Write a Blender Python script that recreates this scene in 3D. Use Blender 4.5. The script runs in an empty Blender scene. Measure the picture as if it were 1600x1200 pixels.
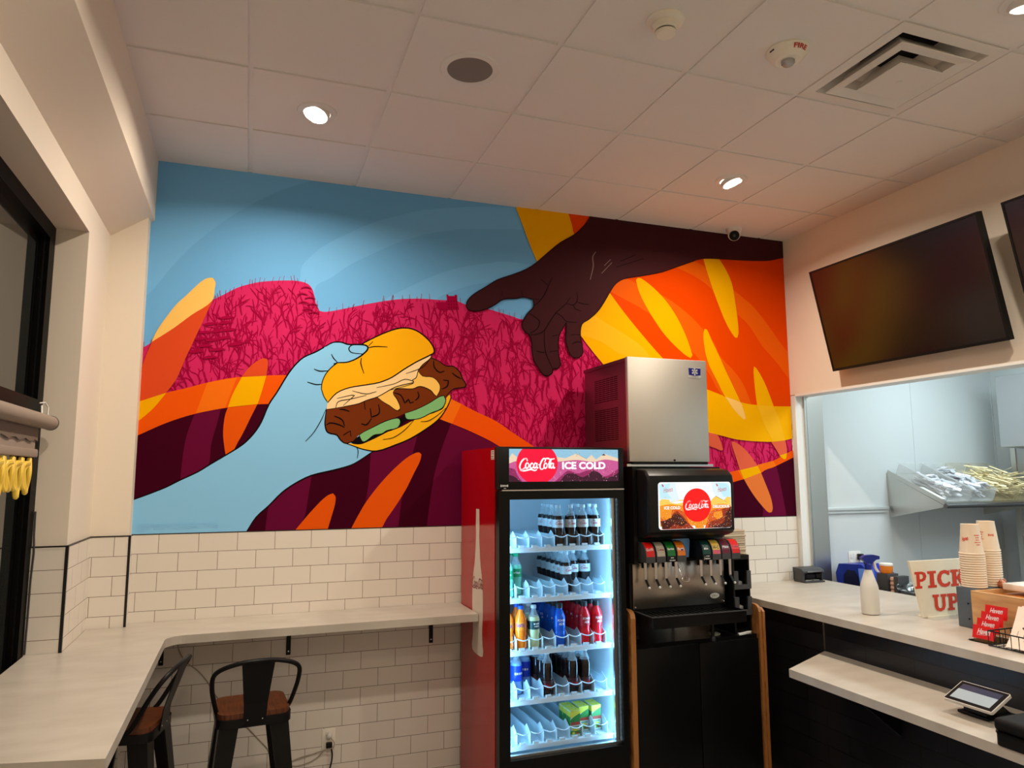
import bpy, bmesh, math, random
from mathutils import Vector, Matrix
R = random.Random(7)
SC = bpy.context.scene
COL = SC.collection
PI = math.pi
# ------------------------------------------------------------------ camera
CAMP = Vector((0.5478, -4.3769, 1.8526))
def cam_matrix(yaw, pitch, roll):
    ca, sa, cb, sb, cc, sc = math.cos(yaw), math.sin(yaw), math.cos(pitch), math.sin(pitch), math.cos(roll), math.sin(roll)
    f = Vector((sa*cb, ca*cb, sb)); r0 = Vector((ca, -sa, 0)); u0 = r0.cross(f)
    r = r0*cc + u0*sc; u = -r0*sc + u0*cc
    m = Matrix((r, u, -f)).transposed().to_4x4(); m.translation = CAMP
    return m
cd = bpy.data.cameras.new('camera'); cam = bpy.data.objects.new('camera', cd); COL.objects.link(cam)
cd.sensor_width = 36.0; cd.lens = 36.0*1127.62/1600.0; cd.clip_start = 0.02
cam.matrix_world = cam_matrix(0.3491, 0.1252, -0.0039)
SC.camera = cam
SC.view_settings.view_transform = 'Standard'; SC.view_settings.look = 'None'
SC.view_settings.exposure = 0.0; SC.view_settings.gamma = 1.0; SC.view_settings.use_curve_mapping = False
# ------------------------------------------------------------------ night outside
W = bpy.data.worlds.new('night'); SC.world = W; W.use_nodes = True
W.node_tree.nodes['Background'].inputs[0].default_value = (0.02, 0.025, 0.035, 1)
W.node_tree.nodes['Background'].inputs[1].default_value = 0.6
# ------------------------------------------------------------------ kitchen ceiling panels (the cool light behind the counter)
H = 3.645
def area(name, loc, rot, sx, sy, power, col, parent=None):
    l = bpy.data.lights.new(name, 'AREA'); l.shape = 'RECTANGLE'; l.size = sx; l.size_y = sy; l.energy = power; l.color = col
    o = bpy.data.objects.new(name, l); COL.objects.link(o); o.location = loc; o.rotation_euler = rot
    if parent: o.parent = parent
    return o
KLIGHT = (0.80, 0.96, 1.0)
area('kitchen_panel_light', (5.45, -1.15, 2.97), (0, 0, 0), 0.6, 1.2, 29, KLIGHT)
area('kitchen_panel_light', (5.45, -2.9, 2.97), (0, 0, 0), 0.6, 1.2, 30, KLIGHT)
WARM = (1.0, 0.87, 0.71)
def downlight_lamp(loc, power, parent, tilt=(0, 0, 0)):
    l = bpy.data.lights.new('downlight_lamp', 'AREA'); l.shape = 'DISK'; l.size = 0.10; l.energy = power; l.color = WARM; l.spread = math.radians(160)
    o = bpy.data.objects.new('downlight_lamp', l); COL.objects.link(o); o.location = loc; o.rotation_euler = tilt; o.parent = parent
    return o
# ------------------------------------------------------------------ materials
def srgb(r, g, b):
    def f(c):
        c /= 255.0
        return c/12.92 if c <= 0.04045 else ((c+0.055)/1.055)**2.4
    return (f(r), f(g), f(b))
MATS = {}
def mat(name, col, rough=0.5, metal=0.0, spec=0.5, emit=None, es=0.0, noise=None, bump=None, alpha=1.0, trans=0.0, ior=1.45, coat=0.0, aniso=0.0):
    if name in MATS: return MATS[name]
    m = bpy.data.materials.new(name); m.use_nodes = True; nt = m.node_tree; b = nt.nodes['Principled BSDF']
    I = b.inputs
    I['Base Color'].default_value = (*col, 1); I['Roughness'].default_value = rough; I['Metallic'].default_value = metal
    I['Specular IOR Level'].default_value = spec; I['Alpha'].default_value = alpha
    I['Transmission Weight'].default_value = trans; I['IOR'].default_value = ior; I['Coat Weight'].default_value = coat
    if aniso: I['Anisotropic'].default_value = aniso
    if emit: I['Emission Color'].default_value = (*emit, 1); I['Emission Strength'].default_value = es
    if noise or bump:
        tc = nt.nodes.new('ShaderNodeTexCoord'); mp = nt.nodes.new('ShaderNodeMapping'); nt.links.new(tc.outputs['Object'], mp.inputs[0])
        n = nt.nodes.new('ShaderNodeTexNoise'); nt.links.new(mp.outputs[0], n.inputs['Vector'])
        sc_, det, stretch = (noise or bump)[0], 5, (noise or bump)[1]
        mp.inputs['Scale'].default_value = stretch; n.inputs['Scale'].default_value = sc_; n.inputs['Detail'].default_value = det
        if noise:
            mx = nt.nodes.new('ShaderNodeMix'); mx.data_type = 'RGBA'
            rp = nt.nodes.new('ShaderNodeValToRGB'); rp.color_ramp.elements[0].position = 0.35; rp.color_ramp.elements[1].position = 0.68
            nt.links.new(n.outputs[0], rp.inputs[0]); nt.links.new(rp.outputs[0], mx.inputs[0])
            mx.inputs[6].default_value = (*col, 1); mx.inputs[7].default_value = (*noise[2], 1)
            nt.links.new(mx.outputs[2], I['Base Color'])
        if bump:
            bp = nt.nodes.new('ShaderNodeBump'); bp.inputs['Strength'].default_value = bump[2]; bp.inputs['Distance'].default_value = 0.002
            nt.links.new(n.outputs[0], bp.inputs['Height']); nt.links.new(bp.outputs[0], I['Normal'])
    MATS[name] = m
    return m
def brick_mat(name, c1, c2, mortar, axis, bw, bh, ox, oz, msize, rough, spec=0.5, bump=0.3):
    m = bpy.data.materials.new(name); m.use_nodes = True; nt = m.node_tree; b = nt.nodes['Principled BSDF']
    tc = nt.nodes.new('ShaderNodeTexCoord'); sp = nt.nodes.new('ShaderNodeSeparateXYZ'); cb = nt.nodes.new('ShaderNodeCombineXYZ')
    nt.links.new(tc.outputs['Object'], sp.inputs[0])
    ax = nt.nodes.new('ShaderNodeMath'); ax.inputs[1].default_value = ox; nt.links.new(sp.outputs[axis], ax.inputs[0])
    az = nt.nodes.new('ShaderNodeMath'); az.inputs[1].default_value = oz; nt.links.new(sp.outputs['Z'], az.inputs[0])
    nt.links.new(ax.outputs[0], cb.inputs[0]); nt.links.new(az.outputs[0], cb.inputs[1])
    t = nt.nodes.new('ShaderNodeTexBrick'); nt.links.new(cb.outputs[0], t.inputs['Vector'])
    t.offset = 0.5; t.inputs['Color1'].default_value = (*c1, 1); t.inputs['Color2'].default_value = (*c2, 1); t.inputs['Mortar'].default_value = (*mortar, 1)
    t.inputs['Scale'].default_value = 1.0; t.inputs['Mortar Size'].default_value = msize; t.inputs['Mortar Smooth'].default_value = 0.1
    t.inputs['Brick Width'].default_value = bw; t.inputs['Row Height'].default_value = bh; t.inputs['Bias'].default_value = 0
    nt.links.new(t.outputs['Color'], b.inputs['Base Color'])
    b.inputs['Roughness'].default_value = rough; b.inputs['Specular IOR Level'].default_value = spec
    bp = nt.nodes.new('ShaderNodeBump'); bp.inputs['Strength'].default_value = bump; bp.inputs['Distance'].default_value = 0.002; bp.invert = True
    nt.links.new(t.outputs['Fac'], bp.inputs['Height']); nt.links.new(bp.outputs[0], b.inputs['Normal'])
    MATS[name] = m
    return m
def wood_mat(name, c1, c2, scale, stretch, rough=0.45):
    return mat(name, c1, rough, noise=(scale, stretch, c2))
WALLC = (0.83, 0.74, 0.62)
mat('wall_paint', WALLC, 0.75, spec=0.3, bump=(60, (1, 1, 1), 0.08))
mat('ceiling_tile', (0.82, 0.79, 0.75), 0.9, spec=0.1, bump=(90, (1, 1, 1), 0.15))
mat('ceiling_tee', (0.82, 0.79, 0.75), 0.6)
mat('floor_tile', (0.17, 0.165, 0.16), 0.45, noise=(3, (1, 1, 1), (0.23, 0.22, 0.21)))
TILE = (0.80, 0.74, 0.66)
for ax, ox in (('X', -0.013), ('Y', 0.09)):
    brick_mat('wall_tile_'+ax, TILE, (0.77, 0.71, 0.63), (0.16, 0.11, 0.07), ax, 0.1985, 0.0995, ox + 0.1985*40, -1.5416 + 0.0995*41, 0.0013, 0.16)
brick_mat('wall_tile_R', TILE, (0.78, 0.72, 0.64), (0.16, 0.11, 0.07), 'X', 0.4, 0.0995, .34, -1.5416 + 0.0995*40, 0.0013, 0.16)
brick_mat('black_tile', (0.010, 0.010, 0.012), (0.013, 0.013, 0.016), (0.003, 0.003, 0.003), 'Y', 0.3, 0.10, 20, 0.05, 0.003, 0.28, spec=0.4)
mat('black_metal', (0.005, 0.005, 0.005), 0.38, spec=0.22)
mat('black_gloss', (0.004, 0.004, 0.004), 0.28, spec=0.2)
mat('black_matte', (0.006, 0.006, 0.006), 0.6, spec=0.2)
mat('black_plastic', (0.007, 0.007, 0.007), 0.35, spec=0.25)
mat('dark_grey', (0.045, 0.045, 0.048), 0.45)
mat('trim_black', (0.005, 0.005, 0.006), 0.4)
mat('window_black', (0.003, 0.003, 0.003), 0.45, spec=0.08)
mat('window_glass', (0.02, 0.022, 0.02), 0.02, spec=0.5, ior=2.1)
mat('steel', (0.62, 0.60, 0.56), 0.30, metal=1.0, bump=(40, (1, 1, 60), 0.03))
mat('brushed_steel', (0.66, 0.63, 0.57), 0.50, metal=1.0, bump=(30, (1, 1, 0.02), 0.06))
mat('splash_steel', (0.42, 0.38, 0.34), 0.26, metal=1.0, bump=(30, (0.02, 1, 1), 0.05))
mat('chrome', (0.75, 0.74, 0.72), 0.15, metal=1.0)
mat('white_plastic', (0.80, 0.79, 0.75), 0.4)
mat('white_frp', (0.62, 0.665, 0.68), 0.35, bump=(25, (1, 1, 1), 0.05))
mat('white_paint', (0.82, 0.82, 0.80), 0.5)
mat('red_gloss', (0.42, 0.002, 0.004), 0.13, spec=0.5)
mat('walnut', srgb(104, 54, 24), 0.4, noise=(9, (14, 1, 1), srgb(66, 32, 13)))
mat('plywood_edge', srgb(176, 118, 62), 0.5, noise=(30, (60, 1, 0.6), srgb(130, 80, 36)))
mat('light_wood', srgb(214, 168, 116), 0.45, noise=(5, (1, 1.2, 7), srgb(190, 140, 90)))
mat('stone_top', srgb(196, 188, 176), 0.34, noise=(2.6, (1.6, 3.6, 1), srgb(183, 174, 161)))
mat('shade_fabric', srgb(150, 134, 120), 0.9)
mat('clear_plastic', (0.95, 0.97, 0.97), 0.05, trans=1.0, ior=1.12, spec=0.4)
mat('lamp_white', (1, 1, 1), 0.5, emit=(1.0, 0.90, 0.76), es=14.0)
mat('led_white', (1, 1, 1), 0.5, emit=(0.72, 0.92, 1.0), es=5.0)
mat('duct_black', (0.004, 0.004, 0.004), 0.9)
# ------------------------------------------------------------------ mesh builder
class MB:
    def __init__(s): s.bm = bmesh.new(); s.mi = 0
    def _tag(s, n0):
        s.bm.faces.ensure_lookup_table()
        for f in s.bm.faces[n0:]: f.material_index = s.mi
    def box(s, x0, x1, y0, y1, z0, z1, bev=0.0, seg=2, rz=0.0, mi=None, only=None):
        if mi is not None: s.mi = mi
        n0 = len(s.bm.faces)
        c = ((x0+x1)/2, (y0+y1)/2, (z0+z1)/2)
        M = Matrix.Translation(c) @ Matrix.Rotation(rz, 4, 'Z') @ Matrix.Diagonal((abs(x1-x0), abs(y1-y0), abs(z1-z0), 1))
        r = bmesh.ops.create_cube(s.bm, size=1.0, matrix=M)
        if bev:
            es = list({e for v in r['verts'] for e in v.link_edges})
            if only is not None:
                es = [e for e in es if abs((e.verts[0].co-e.verts[1].co).normalized()['xyz'.index(only)]) > 0.9]
            bmesh.ops.bevel(s.bm, geom=es, offset=bev, segments=seg, affect='EDGES', profile=0.5)
        s._tag(n0); return s
    def poly(s, pts, mi=None):
        if mi is not None: s.mi = mi
        vs = [s.bm.verts.new(p) for p in pts]; f = s.bm.faces.new(vs); f.material_index = s.mi; return s
    def prism(s, pts, d, mi=None):
        """pts: 3-D outline, d: extrusion vector"""
        if mi is not None: s.mi = mi
        n0 = len(s.bm.faces); d = Vector(d); n = len(pts)
        a = [s.bm.verts.new(p) for p in pts]; b = [s.bm.verts.new(Vector(p)+d) for p in pts]
        fs = [s.bm.faces.new(a), s.bm.faces.new(b[::-1])]
        for i in range(n): fs.append(s.bm.faces.new((a[(i+1) % n], a[i], b[i], b[(i+1) % n])))
        for f in fs: f.material_index = s.mi
        bmesh.ops.recalc_face_normals(s.bm, faces=fs)
        return s
    def lathe(s, prof, c=(0, 0, 0), n=24, axis='Z', mi=None, M=None, capb=True, capt=True):
        if mi is not None: s.mi = mi
        rings = []
        for r, h in prof:
            ring = []
            for i in range(n):
                a = 2*PI*i/n
                p = Vector((r*math.cos(a), r*math.sin(a), h))
                if axis == 'X': p = Vector((p.z, p.x, p.y))
                if axis == 'Y': p = Vector((p.x, p.z, -p.y))
                if M is not None: p = M @ p
                ring.append(s.bm.verts.new(p + Vector(c)))
            rings.append(ring)
        fs = []
        for a, b in zip(rings, rings[1:]):
            for i in range(n): fs.append(s.bm.faces.new((a[i], a[(i+1) % n], b[(i+1) % n], b[i])))
        if capb: fs.append(s.bm.faces.new(rings[0][::-1]))
        if capt: fs.append(s.bm.faces.new(rings[-1]))
        for f in fs: f.material_index = s.mi
        if capb and capt: bmesh.ops.recalc_face_normals(s.bm, faces=fs)
        return s
    def tube(s, pts, r, n=8, mi=None, closed=False, flat=None):
        if mi is not None: s.mi = mi
        pts = [Vector(p) for p in pts]; rings = []; N = len(pts)
        up = None
        for i, p in enumerate(pts):
            if closed: t = pts[(i+1) % N] - pts[i-1]
            else: t = pts[min(i+1, N-1)] - pts[max(i-1, 0)]
            t.normalize()
            if up is None:
                up = Vector((0, 0, 1)) if abs(t.z) < 0.9 else Vector((1, 0, 0))
            u = (up - t*up.dot(t))
            if u.length < 1e-5: u = t.orthogonal()
            u.normalize(); v = t.cross(u); up = u
            rr = r[i] if isinstance(r, (list, tuple)) else r
            a2 = flat if flat else 1.0
            rings.append([s.bm.verts.new(p + u*math.cos(2*PI*k/n)*rr + v*math.sin(2*PI*k/n)*rr*a2) for k in range(n)])
        fs = []
        pr = list(zip(rings, rings[1:]))
        if closed: pr.append((rings[-1], rings[0]))
        for a, b in pr:
            for i in range(n): fs.append(s.bm.faces.new((a[i], a[(i+1) % n], b[(i+1) % n], b[i])))
        if not closed: fs.append(s.bm.faces.new(rings[0][::-1])); fs.append(s.bm.faces.new(rings[-1]))
        for f in fs: f.material_index = s.mi
        bmesh.ops.recalc_face_normals(s.bm, faces=fs)
        return s
    def ball(s, c, r, sz=1.0, u=16, v=10, mi=None):
        if mi is not None: s.mi = mi
        n0 = len(s.bm.faces)
        bmesh.ops.create_uvsphere(s.bm, u_segments=u, v_segments=v, radius=r, matrix=Matrix.Translation(c) @ Matrix.Diagonal((1, 1, sz, 1)))
        s._tag(n0); return s
    def move(s, M):
        bmesh.ops.transform(s.bm, matrix=M, verts=s.bm.verts[:]); return s
def root_loc(o):
    t = Vector((0, 0, 0))
    while o: t = t + o.location; o = o.parent
    return t
def link(name, mb, mats, parent=None, smooth=35, local=False):
    me = bpy.data.meshes.new(name)
    if parent is not None and not local:
        d = root_loc(parent)
        bmesh.ops.translate(mb.bm, verts=mb.bm.verts[:], vec=-d)
    mb.bm.to_mesh(me); mb.bm.free()
    for m in (mats if isinstance(mats, (list, tuple)) else [mats]): me.materials.append(MATS[m] if isinstance(m, str) else m)
    if smooth:
        me.shade_smooth(); me.set_sharp_from_angle(angle=math.radians(smooth))
    o = bpy.data.objects.new(name, me); COL.objects.link(o)
    if parent is not None: o.parent = parent
    return o
def tag(o, label, cat, group=None, kind=None):
    if label: o['label'] = label
    if cat: o['category'] = cat
    if group: o['group'] = group
    if kind: o['kind'] = kind
    return o
def thing(name, label, cat, loc=(0, 0, 0), group=None):
    o = bpy.data.objects.new(name, None); o.empty_display_size = 0.05; COL.objects.link(o); o.location = loc
    return tag(o, label, cat, group)
def struct(name, mb, mats, parent=None, smooth=0):
    o = link(name, mb, mats, parent, smooth=smooth)
    if parent is None: o['kind'] = 'structure'
    return o
def dup(root, loc, rz=0.0, label=None, group=None):
    def cp(o, par):
        c = o.copy(); COL.objects.link(c)
        if par is not None: c.parent = par
        for ch in list(o.children): cp(ch, c)
        return c
    r = cp(root, None); r.location = loc; r.rotation_euler = (0, 0, rz)
    if label: r['label'] = label
    if group: r['group'] = group
    return r
# ------------------------------------------------------------------ flat drawing (paint, print, lettering)
def smooth_pts(pts, closed, sub=4, corner=55):
    n = len(pts)
    if n < 3: return list(pts)
    P = [Vector(p) for p in pts]
    def is_corner(i):
        if not closed and i in (0, n-1): return True
        a = P[i]-P[i-1]; b = P[(i+1) % n]-P[i]
        if a.length < 1e-9 or b.length < 1e-9: return True
        return a.angle(b, 0) > math.radians(corner)
    cor = [is_corner(i) for i in range(n)]
    out = []
    for i in range(n if closed else n-1):
        j = (i+1) % n; p1, p2 = P[i], P[j]
        p0 = P[i-1] if not cor[i] else p1*2-p2
        p3 = P[(j+1) % n] if not cor[j] else p2*2-p1
        L = (p2-p1).length
        t1 = (p2-p0); t2 = (p3-p1)
        t1 = t1.normalized()*L if t1.length > 1e-9 else p2-p1
        t2 = t2.normalized()*L if t2.length > 1e-9 else p2-p1
        for k in range(sub):
            t = k/sub
            h = (2*t**3-3*t**2+1)*p1 + (t**3-2*t**2+t)*t1 + (-2*t**3+3*t**2)*p2 + (t**3-t**2)*t2
            out.append(h)
    if not closed: out.append(P[-1])
    return out
def ribbon(pts, w, taper=True):
    n = len(pts); L = []; Rr = []
    for i, p in enumerate(pts):
        t = pts[min(i+1, n-1)] - pts[max(i-1, 0)]
        if t.length < 1e-9: t = Vector((1, 0))
        t.normalize(); nrm = Vector((-t.y, t.x))
        k = i/(n-1) if n > 1 else 0
        ww = w*(0.35 + 0.65*math.sin(PI*min(1, max(0, 0.12+0.76*k)))) if taper else w
        L.append(p+nrm*ww/2); Rr.append(p-nrm*ww/2)
    return L, Rr
class Flat:
    """collects flat coloured shapes in a (u,v) plane, layer by layer; placed by a function (u,v,d)->point"""
    def __init__(s, place, step=0.00006): s.mb = MB(); s.place = place; s.d = 0.0; s.step = step; s.names = []
    def idx(s, m):
        if m not in s.names: s.names.append(m)
        return s.names.index(m)
    def poly(s, m, pts, smooth=True, sub=4, corner=55, clip=None):
        q = smooth_pts([Vector(p) for p in pts], True, sub, corner) if smooth else [Vector(p) for p in pts]
        if clip: q = clip_rect(q, clip)
        if len(q) < 3: return s
        s.d += s.step
        vs = [s.mb.bm.verts.new(s.place(p.x, p.y, s.d)) for p in q]
        es = [s.mb.bm.edges.new((vs[i], vs[(i+1) % len(vs)])) for i in range(len(vs)) if (vs[i].co-vs[(i+1) % len(vs)].co).length > 1e-7 and s.mb.bm.edges.get((vs[i], vs[(i+1) % len(vs)])) is None]
        try:
            f = s.mb.bm.faces.new(vs); f.material_index = s.idx(m)
        except ValueError: pass
        return s
    def stroke(s, m, pts, w, smooth=True, sub=4, taper=True, newlayer=True, clip=None, closed=False):
        q = smooth_pts([Vector(p) for p in pts], closed, sub, 75) if smooth and len(pts) > 2 else [Vector(p) for p in pts]
        if closed: q.append(q[0].copy())
        if newlayer: s.d += s.step
        L, Q = ribbon(q, w, taper); i = s.idx(m)
        a = [s.mb.bm.verts.new(s.place(p.x, p.y, s.d)) for p in L]; b = [s.mb.bm.verts.new(s.place(p.x, p.y, s.d)) for p in Q]
        for k in range(len(a)-1):
            f = s.mb.bm.faces.new((a[k], b[k], b[k+1], a[k+1])); f.material_index = i
        return s
    def ell(s, m, c, rx, ry, n=32, rot=0.0):
        cr, sr = math.cos(rot), math.sin(rot)
        return s.poly(m, [(c[0]+rx*math.cos(2*PI*i/n)*cr-ry*math.sin(2*PI*i/n)*sr, c[1]+rx*math.cos(2*PI*i/n)*sr+ry*math.sin(2*PI*i/n)*cr) for i in range(n)], smooth=False)
    def rect(s, m, u0, u1, v0, v1): return s.poly(m, [(u0, v0), (u1, v0), (u1, v1), (u0, v1)], smooth=False)
    def text(s, m, txt, u, v, h, wid=None, bold=0.0, shear=0.0, align='CENTER', rot=0.0):
        cu = bpy.data.curves.new('t', 'FONT'); cu.body = txt; cu.size = 1.0; cu.align_x = 'LEFT'; cu.shear = shear; cu.offset = bold; cu.resolution_u = 3
        o = bpy.data.objects.new('t', cu); COL.objects.link(o)
        dg = bpy.context.evaluated_depsgraph_get(); dg.update()
        me = bpy.data.meshes.new_from_object(o.evaluated_get(dg))
        co = [Vector((p.co.x, p.co.y)) for p in me.vertices]
        x0 = min(p.x for p in co); x1 = max(p.x for p in co); y0 = min(p.y for p in co); y1 = max(p.y for p in co)
        sy = h/(y1-y0); sx = wid/(x1-x0) if wid else sy
        ax = {'CENTER': (x0+x1)/2, 'LEFT': x0, 'RIGHT': x1}[align]; cr, sr = math.cos(rot), math.sin(rot)
        s.d += s.step; i = s.idx(m); vs = []
        for p in co:
            a, b = (p.x-ax)*sx, (p.y-(y0+y1)/2)*sy
            vs.append(s.mb.bm.verts.new(s.place(u + a*cr-b*sr, v + a*sr+b*cr, s.d)))
        for f in me.polygons:
            try: s.mb.bm.faces.new([vs[k] for k in f.vertices]).material_index = i
            except ValueError: pass
        bpy.data.objects.remove(o); bpy.data.curves.remove(cu); bpy.data.meshes.remove(me)
        return s
    def marks(s, m, u, v, h, wid, n=5):
        """a line of print too small to read: a row of short ticks"""
        s.d += s.step; i = s.idx(m); g = random.Random(int(abs(u*7919+v*104729)*1000)); w_ = wid/n
        for k in range(n):
            a = u-wid/2+w_*k; b = a+w_*g.uniform(.55, .85); t = h*g.uniform(.32, .5)
            f = s.mb.bm.faces.new([s.mb.bm.verts.new(s.place(*q, s.d)) for q in ((a, v-t), (b, v-t), (b, v+t), (a, v+t))]); f.material_index = i
        return s
    def out(s, name, parent=None, local=False, mats=None):
        return link(name, s.mb, mats or s.names, parent, smooth=0, local=local)
def clip_rect(q, c):
    x0, x1, y0, y1 = c
    for ax, val, sg in ((0, x0, 1), (0, x1, -1), (1, y0, 1), (1, y1, -1)):
        r = []
        for i in range(len(q)):
            a, b = q[i-1], q[i]; da, db = (a[ax]-val)*sg, (b[ax]-val)*sg
            if (da < 0) != (db < 0): r.append(a + (b-a)*(da/(da-db)))
            if db >= 0: r.append(b)
        q = r
        if not q: break
    return q
COLA = [[(2.35, 2.35), (2.35, 2.85), (1.95, 3.05), (1.3, 2.75), (.65, 1.95), (.35, 1.05), (.5, .4), (1.05, .3), (1.75, .75)],
        [(2.75, 1.75), (2.3, 1.9), (1.95, 1.4), (1.95, .75), (2.35, .6), (2.75, 1.05), (2.75, 1.75)],
        [(4.0, 1.6), (3.65, 1.9), (3.2, 1.4), (3.2, .75), (3.6, .6), (4.05, .95)],
        [(4.95, 1.75), (4.55, 1.9), (4.2, 1.4), (4.2, .75), (4.55, .65), (4.95, 1.2)], [(5.1, 1.9), (4.95, 1.0), (5.1, .6), (5.4, .8)],
        [(5.4, 1.45), (5.85, 1.5)],
        [(7.0, 2.1), (7.35, 2.6), (7.2, 3.05), (6.75, 2.95), (6.15, 2.1), (5.85, 1.1), (6.0, .45), (6.5, .35), (7.05, .8)],
        [(7.75, 1.75), (7.35, 1.9), (7.0, 1.4), (7.0, .75), (7.4, .6), (7.75, 1.05), (7.75, 1.75)],
        [(7.2, 2.85), (7.9, 3.1), (8.7, 2.85), (9.9, 3.0)],
        [(8.05, 1.4), (8.5, 2.3), (8.85, 2.85), (8.75, 2.2), (8.35, 1.2), (8.3, .7), (8.65, .75)],
        [(9.5, 1.75), (9.15, 1.9), (8.8, 1.4), (8.8, .75), (9.15, .65), (9.5, 1.2)], [(9.65, 1.9), (9.5, 1.0), (9.7, .6), (10.0, .85)],
        [(.45, .5), (.6, .05), (1.3, -.05), (2.4, .1), (3.3, .3), (3.9, .15), (4.5, .0), (5.0, .3)]]
def cola_script(F, m, u, v, width, w=0.36, ku=1.0):
    k = width/10.0
    for st in COLA: F.stroke(m, [(u+(x-5.1)*k*ku, v+(y-1.5)*k) for x, y in st], w*k, taper=True, newlayer=False)
    F.d += F.step
def smooth3(pts, sub=6, closed=False):
    P = [Vector(p) for p in pts]; n = len(P); out = []
    for i in range(n if closed else n-1):
        p1, p2 = P[i], P[(i+1) % n]
        p0 = P[i-1] if (i or closed) else p1*2-p2
        p3 = P[(i+2) % n] if (closed or i+2 < n) else p2*2-p1
        for k in range(sub):
            t = k/sub
            out.append(0.5*((2*p1)+(p2-p0)*t+(2*p0-5*p1+4*p2-p3)*t*t+(3*p1-p0-3*p2+p3)*t**3))
    if not closed: out.append(P[-1])
    return out
# ================================================================== ROOM SHELL
XW, XO, YF = 4.373, 4.50, -7.0     # right wall face, its back, front wall
XA, YT, GP = 0.4909, -0.5793, 0.6096
struct('floor', MB().box(-0.6, 7.0, -7.2, 0.2, -0.06, 0.0), 'floor_tile')
# ceiling: tegular tiles between shallow tees; the diffuser's bay is left open
m = MB()
m.box(-0.2, XW, YF, 0.0, H+0.16, H+0.2, mi=0)
for i in range(-2, 8):
    for j in range(-2, 12):
        x0, x1 = XA+GP*(i)+0.012, XA+GP*(i+1)-0.012
        y1, y0 = YT-GP*(j-1)-0.012, YT-GP*j+0.012
        x0, x1, y0, y1 = max(x0, 0.0), min(x1, XW), max(y0, YF), min(y1, 0.0)
        if x1-x0 < 0.02 or y1-y0 < 0.02: continue
        if i == 4 and j == 3: continue
        m.box(x0, x1, y0, y1, H-0.006, H+0.012, mi=0)
for i in range(-1, 8):
    x = XA+GP*i
    if 0 < x < XW: m.box(x-0.0135, x+0.0135, YF, 0, H, H+0.02, mi=1)
for j in range(-1, 11):
    y = YT-GP*j
    if YF < y < 0: m.box(0, XW, y-0.0135, y+0.0135, H+0.0012, H+0.019, mi=1)
m.box(0.0, 0.02, YF, 0, H-0.002, H+0.015, mi=1); m.box(XW-0.02, XW, YF, 0, H-0.002, H+0.015, mi=1); m.box(0, XW, -0.02, 0, H-0.003, H+0.015, mi=1)
struct('ceiling', m, ['ceiling_tile', 'ceiling_tee'])
struct('wall_back', MB().box(-0.62, 6.7, 0.0, 0.14, 0, 3.95), 'wall_paint')
m = MB()
m.box(-0.6, -0.2, -0.6, 0, 0, 3.9); m.box(-0.6, -0.2, -3.2, -0.6, 3.0, 3.9); m.box(-0.6, -0.2, -3.2, -0.6, 0, 0.86); m.box(-0.6, -0.2, YF, -3.2, 0, 3.9)
m.box(-0.2, -0.02, -0.09, 0, 0, 3.3)
struct('wall_left', m, 'wall_paint')
struct('trim_1', MB().prism([(-0.2, 0, 3.145), (0, 0, 3.283), (0, 0, 3.9), (-0.2, 0, 3.9)], (0, YF, 0)), 'wall_paint')       # sloped soffit along the window wall
m = MB()
m.box(XW, XO, YF, 0, 2.44, 3.9); m.box(XW, XO, YF, -3.9, 0, 2.44)
struct('wall_right', m, 'wall_paint')
struct('wall_front', MB().box(-0.6, 7.0, YF-0.14, YF, 0, 3.9), 'wall_paint')
# tiled wainscot
m = MB(); m.box(-0.02, XW-0.003, -0.008, 0, 0, 1.5416, mi=0); m.box(-0.2, -0.02, -0.098, -0.09, 0, 1.5416, mi=0); m.box(-0.34, -0.2, -0.608, -0.6, 0.86, 1.5416, mi=2)
m.box(-0.2, -0.192, -0.6, -0.098, 0, 1.5416, mi=1); m.box(-0.02, -0.012, -0.098, -0.008, 0, 1.5416, mi=1)
m.box(-0.2, -0.192, -3.2, -0.608, 0, 1.04, mi=1)
struct('wall_tiles', m, ['wall_tile_X', 'wall_tile_Y', 'wall_tile_R'])
struct('trim_2', MB().box(-0.02, XW-0.003, -0.0095, 0, 1.5416, 1.546), 'trim_black')
struct('trim_3', MB().box(-0.2, -0.01, -0.1, -0.09, 1.5416, 1.547).box(-0.2, -0.19, -0.608, -0.098, 1.5416, 1.547).box(-0.34, -0.19, -0.61, -0.6, 1.5416, 1.547), 'trim_black')
struct('trim_4', MB().box(-0.022, -0.0105, -0.1, -0.088, 1.085, 1.546), 'trim_black')
struct('trim_5', MB().box(-0.203, -0.1905, -0.6095, -0.597, 1.085, 1.546), 'trim_black')
# window: black metal frame, two panes over two
wf = MB()
X0, X1 = -0.41, -0.335
wf.box(X0, X1, -0.69, -0.6, 0.86, 3.0); wf.box(X0, X1, -3.2, -3.11, 0.86, 3.0); wf.box(X0, X1, -3.11, -0.69, 2.93, 3.0); wf.box(X0, X1, -3.11, -0.69, 0.86, 1.06)
wf.box(X0, X1, -3.11, -0.69, 2.12, 2.19); wf.box(X0, X1, -1.95, -1.88, 1.06, 2.93)
wf.box(-0.37, -0.352, -0.715, -0.69, 1.06, 2.93); wf.box(-0.385, -0.372, -0.73, -0.69, 1.06, 2.93)
w1 = struct('window_1', wf, 'window_black')
link('window_pane', MB().box(-0.385, -0.379, -3.11, -0.69, 1.06, 2.93), 'window_glass', w1, smooth=0)
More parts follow.
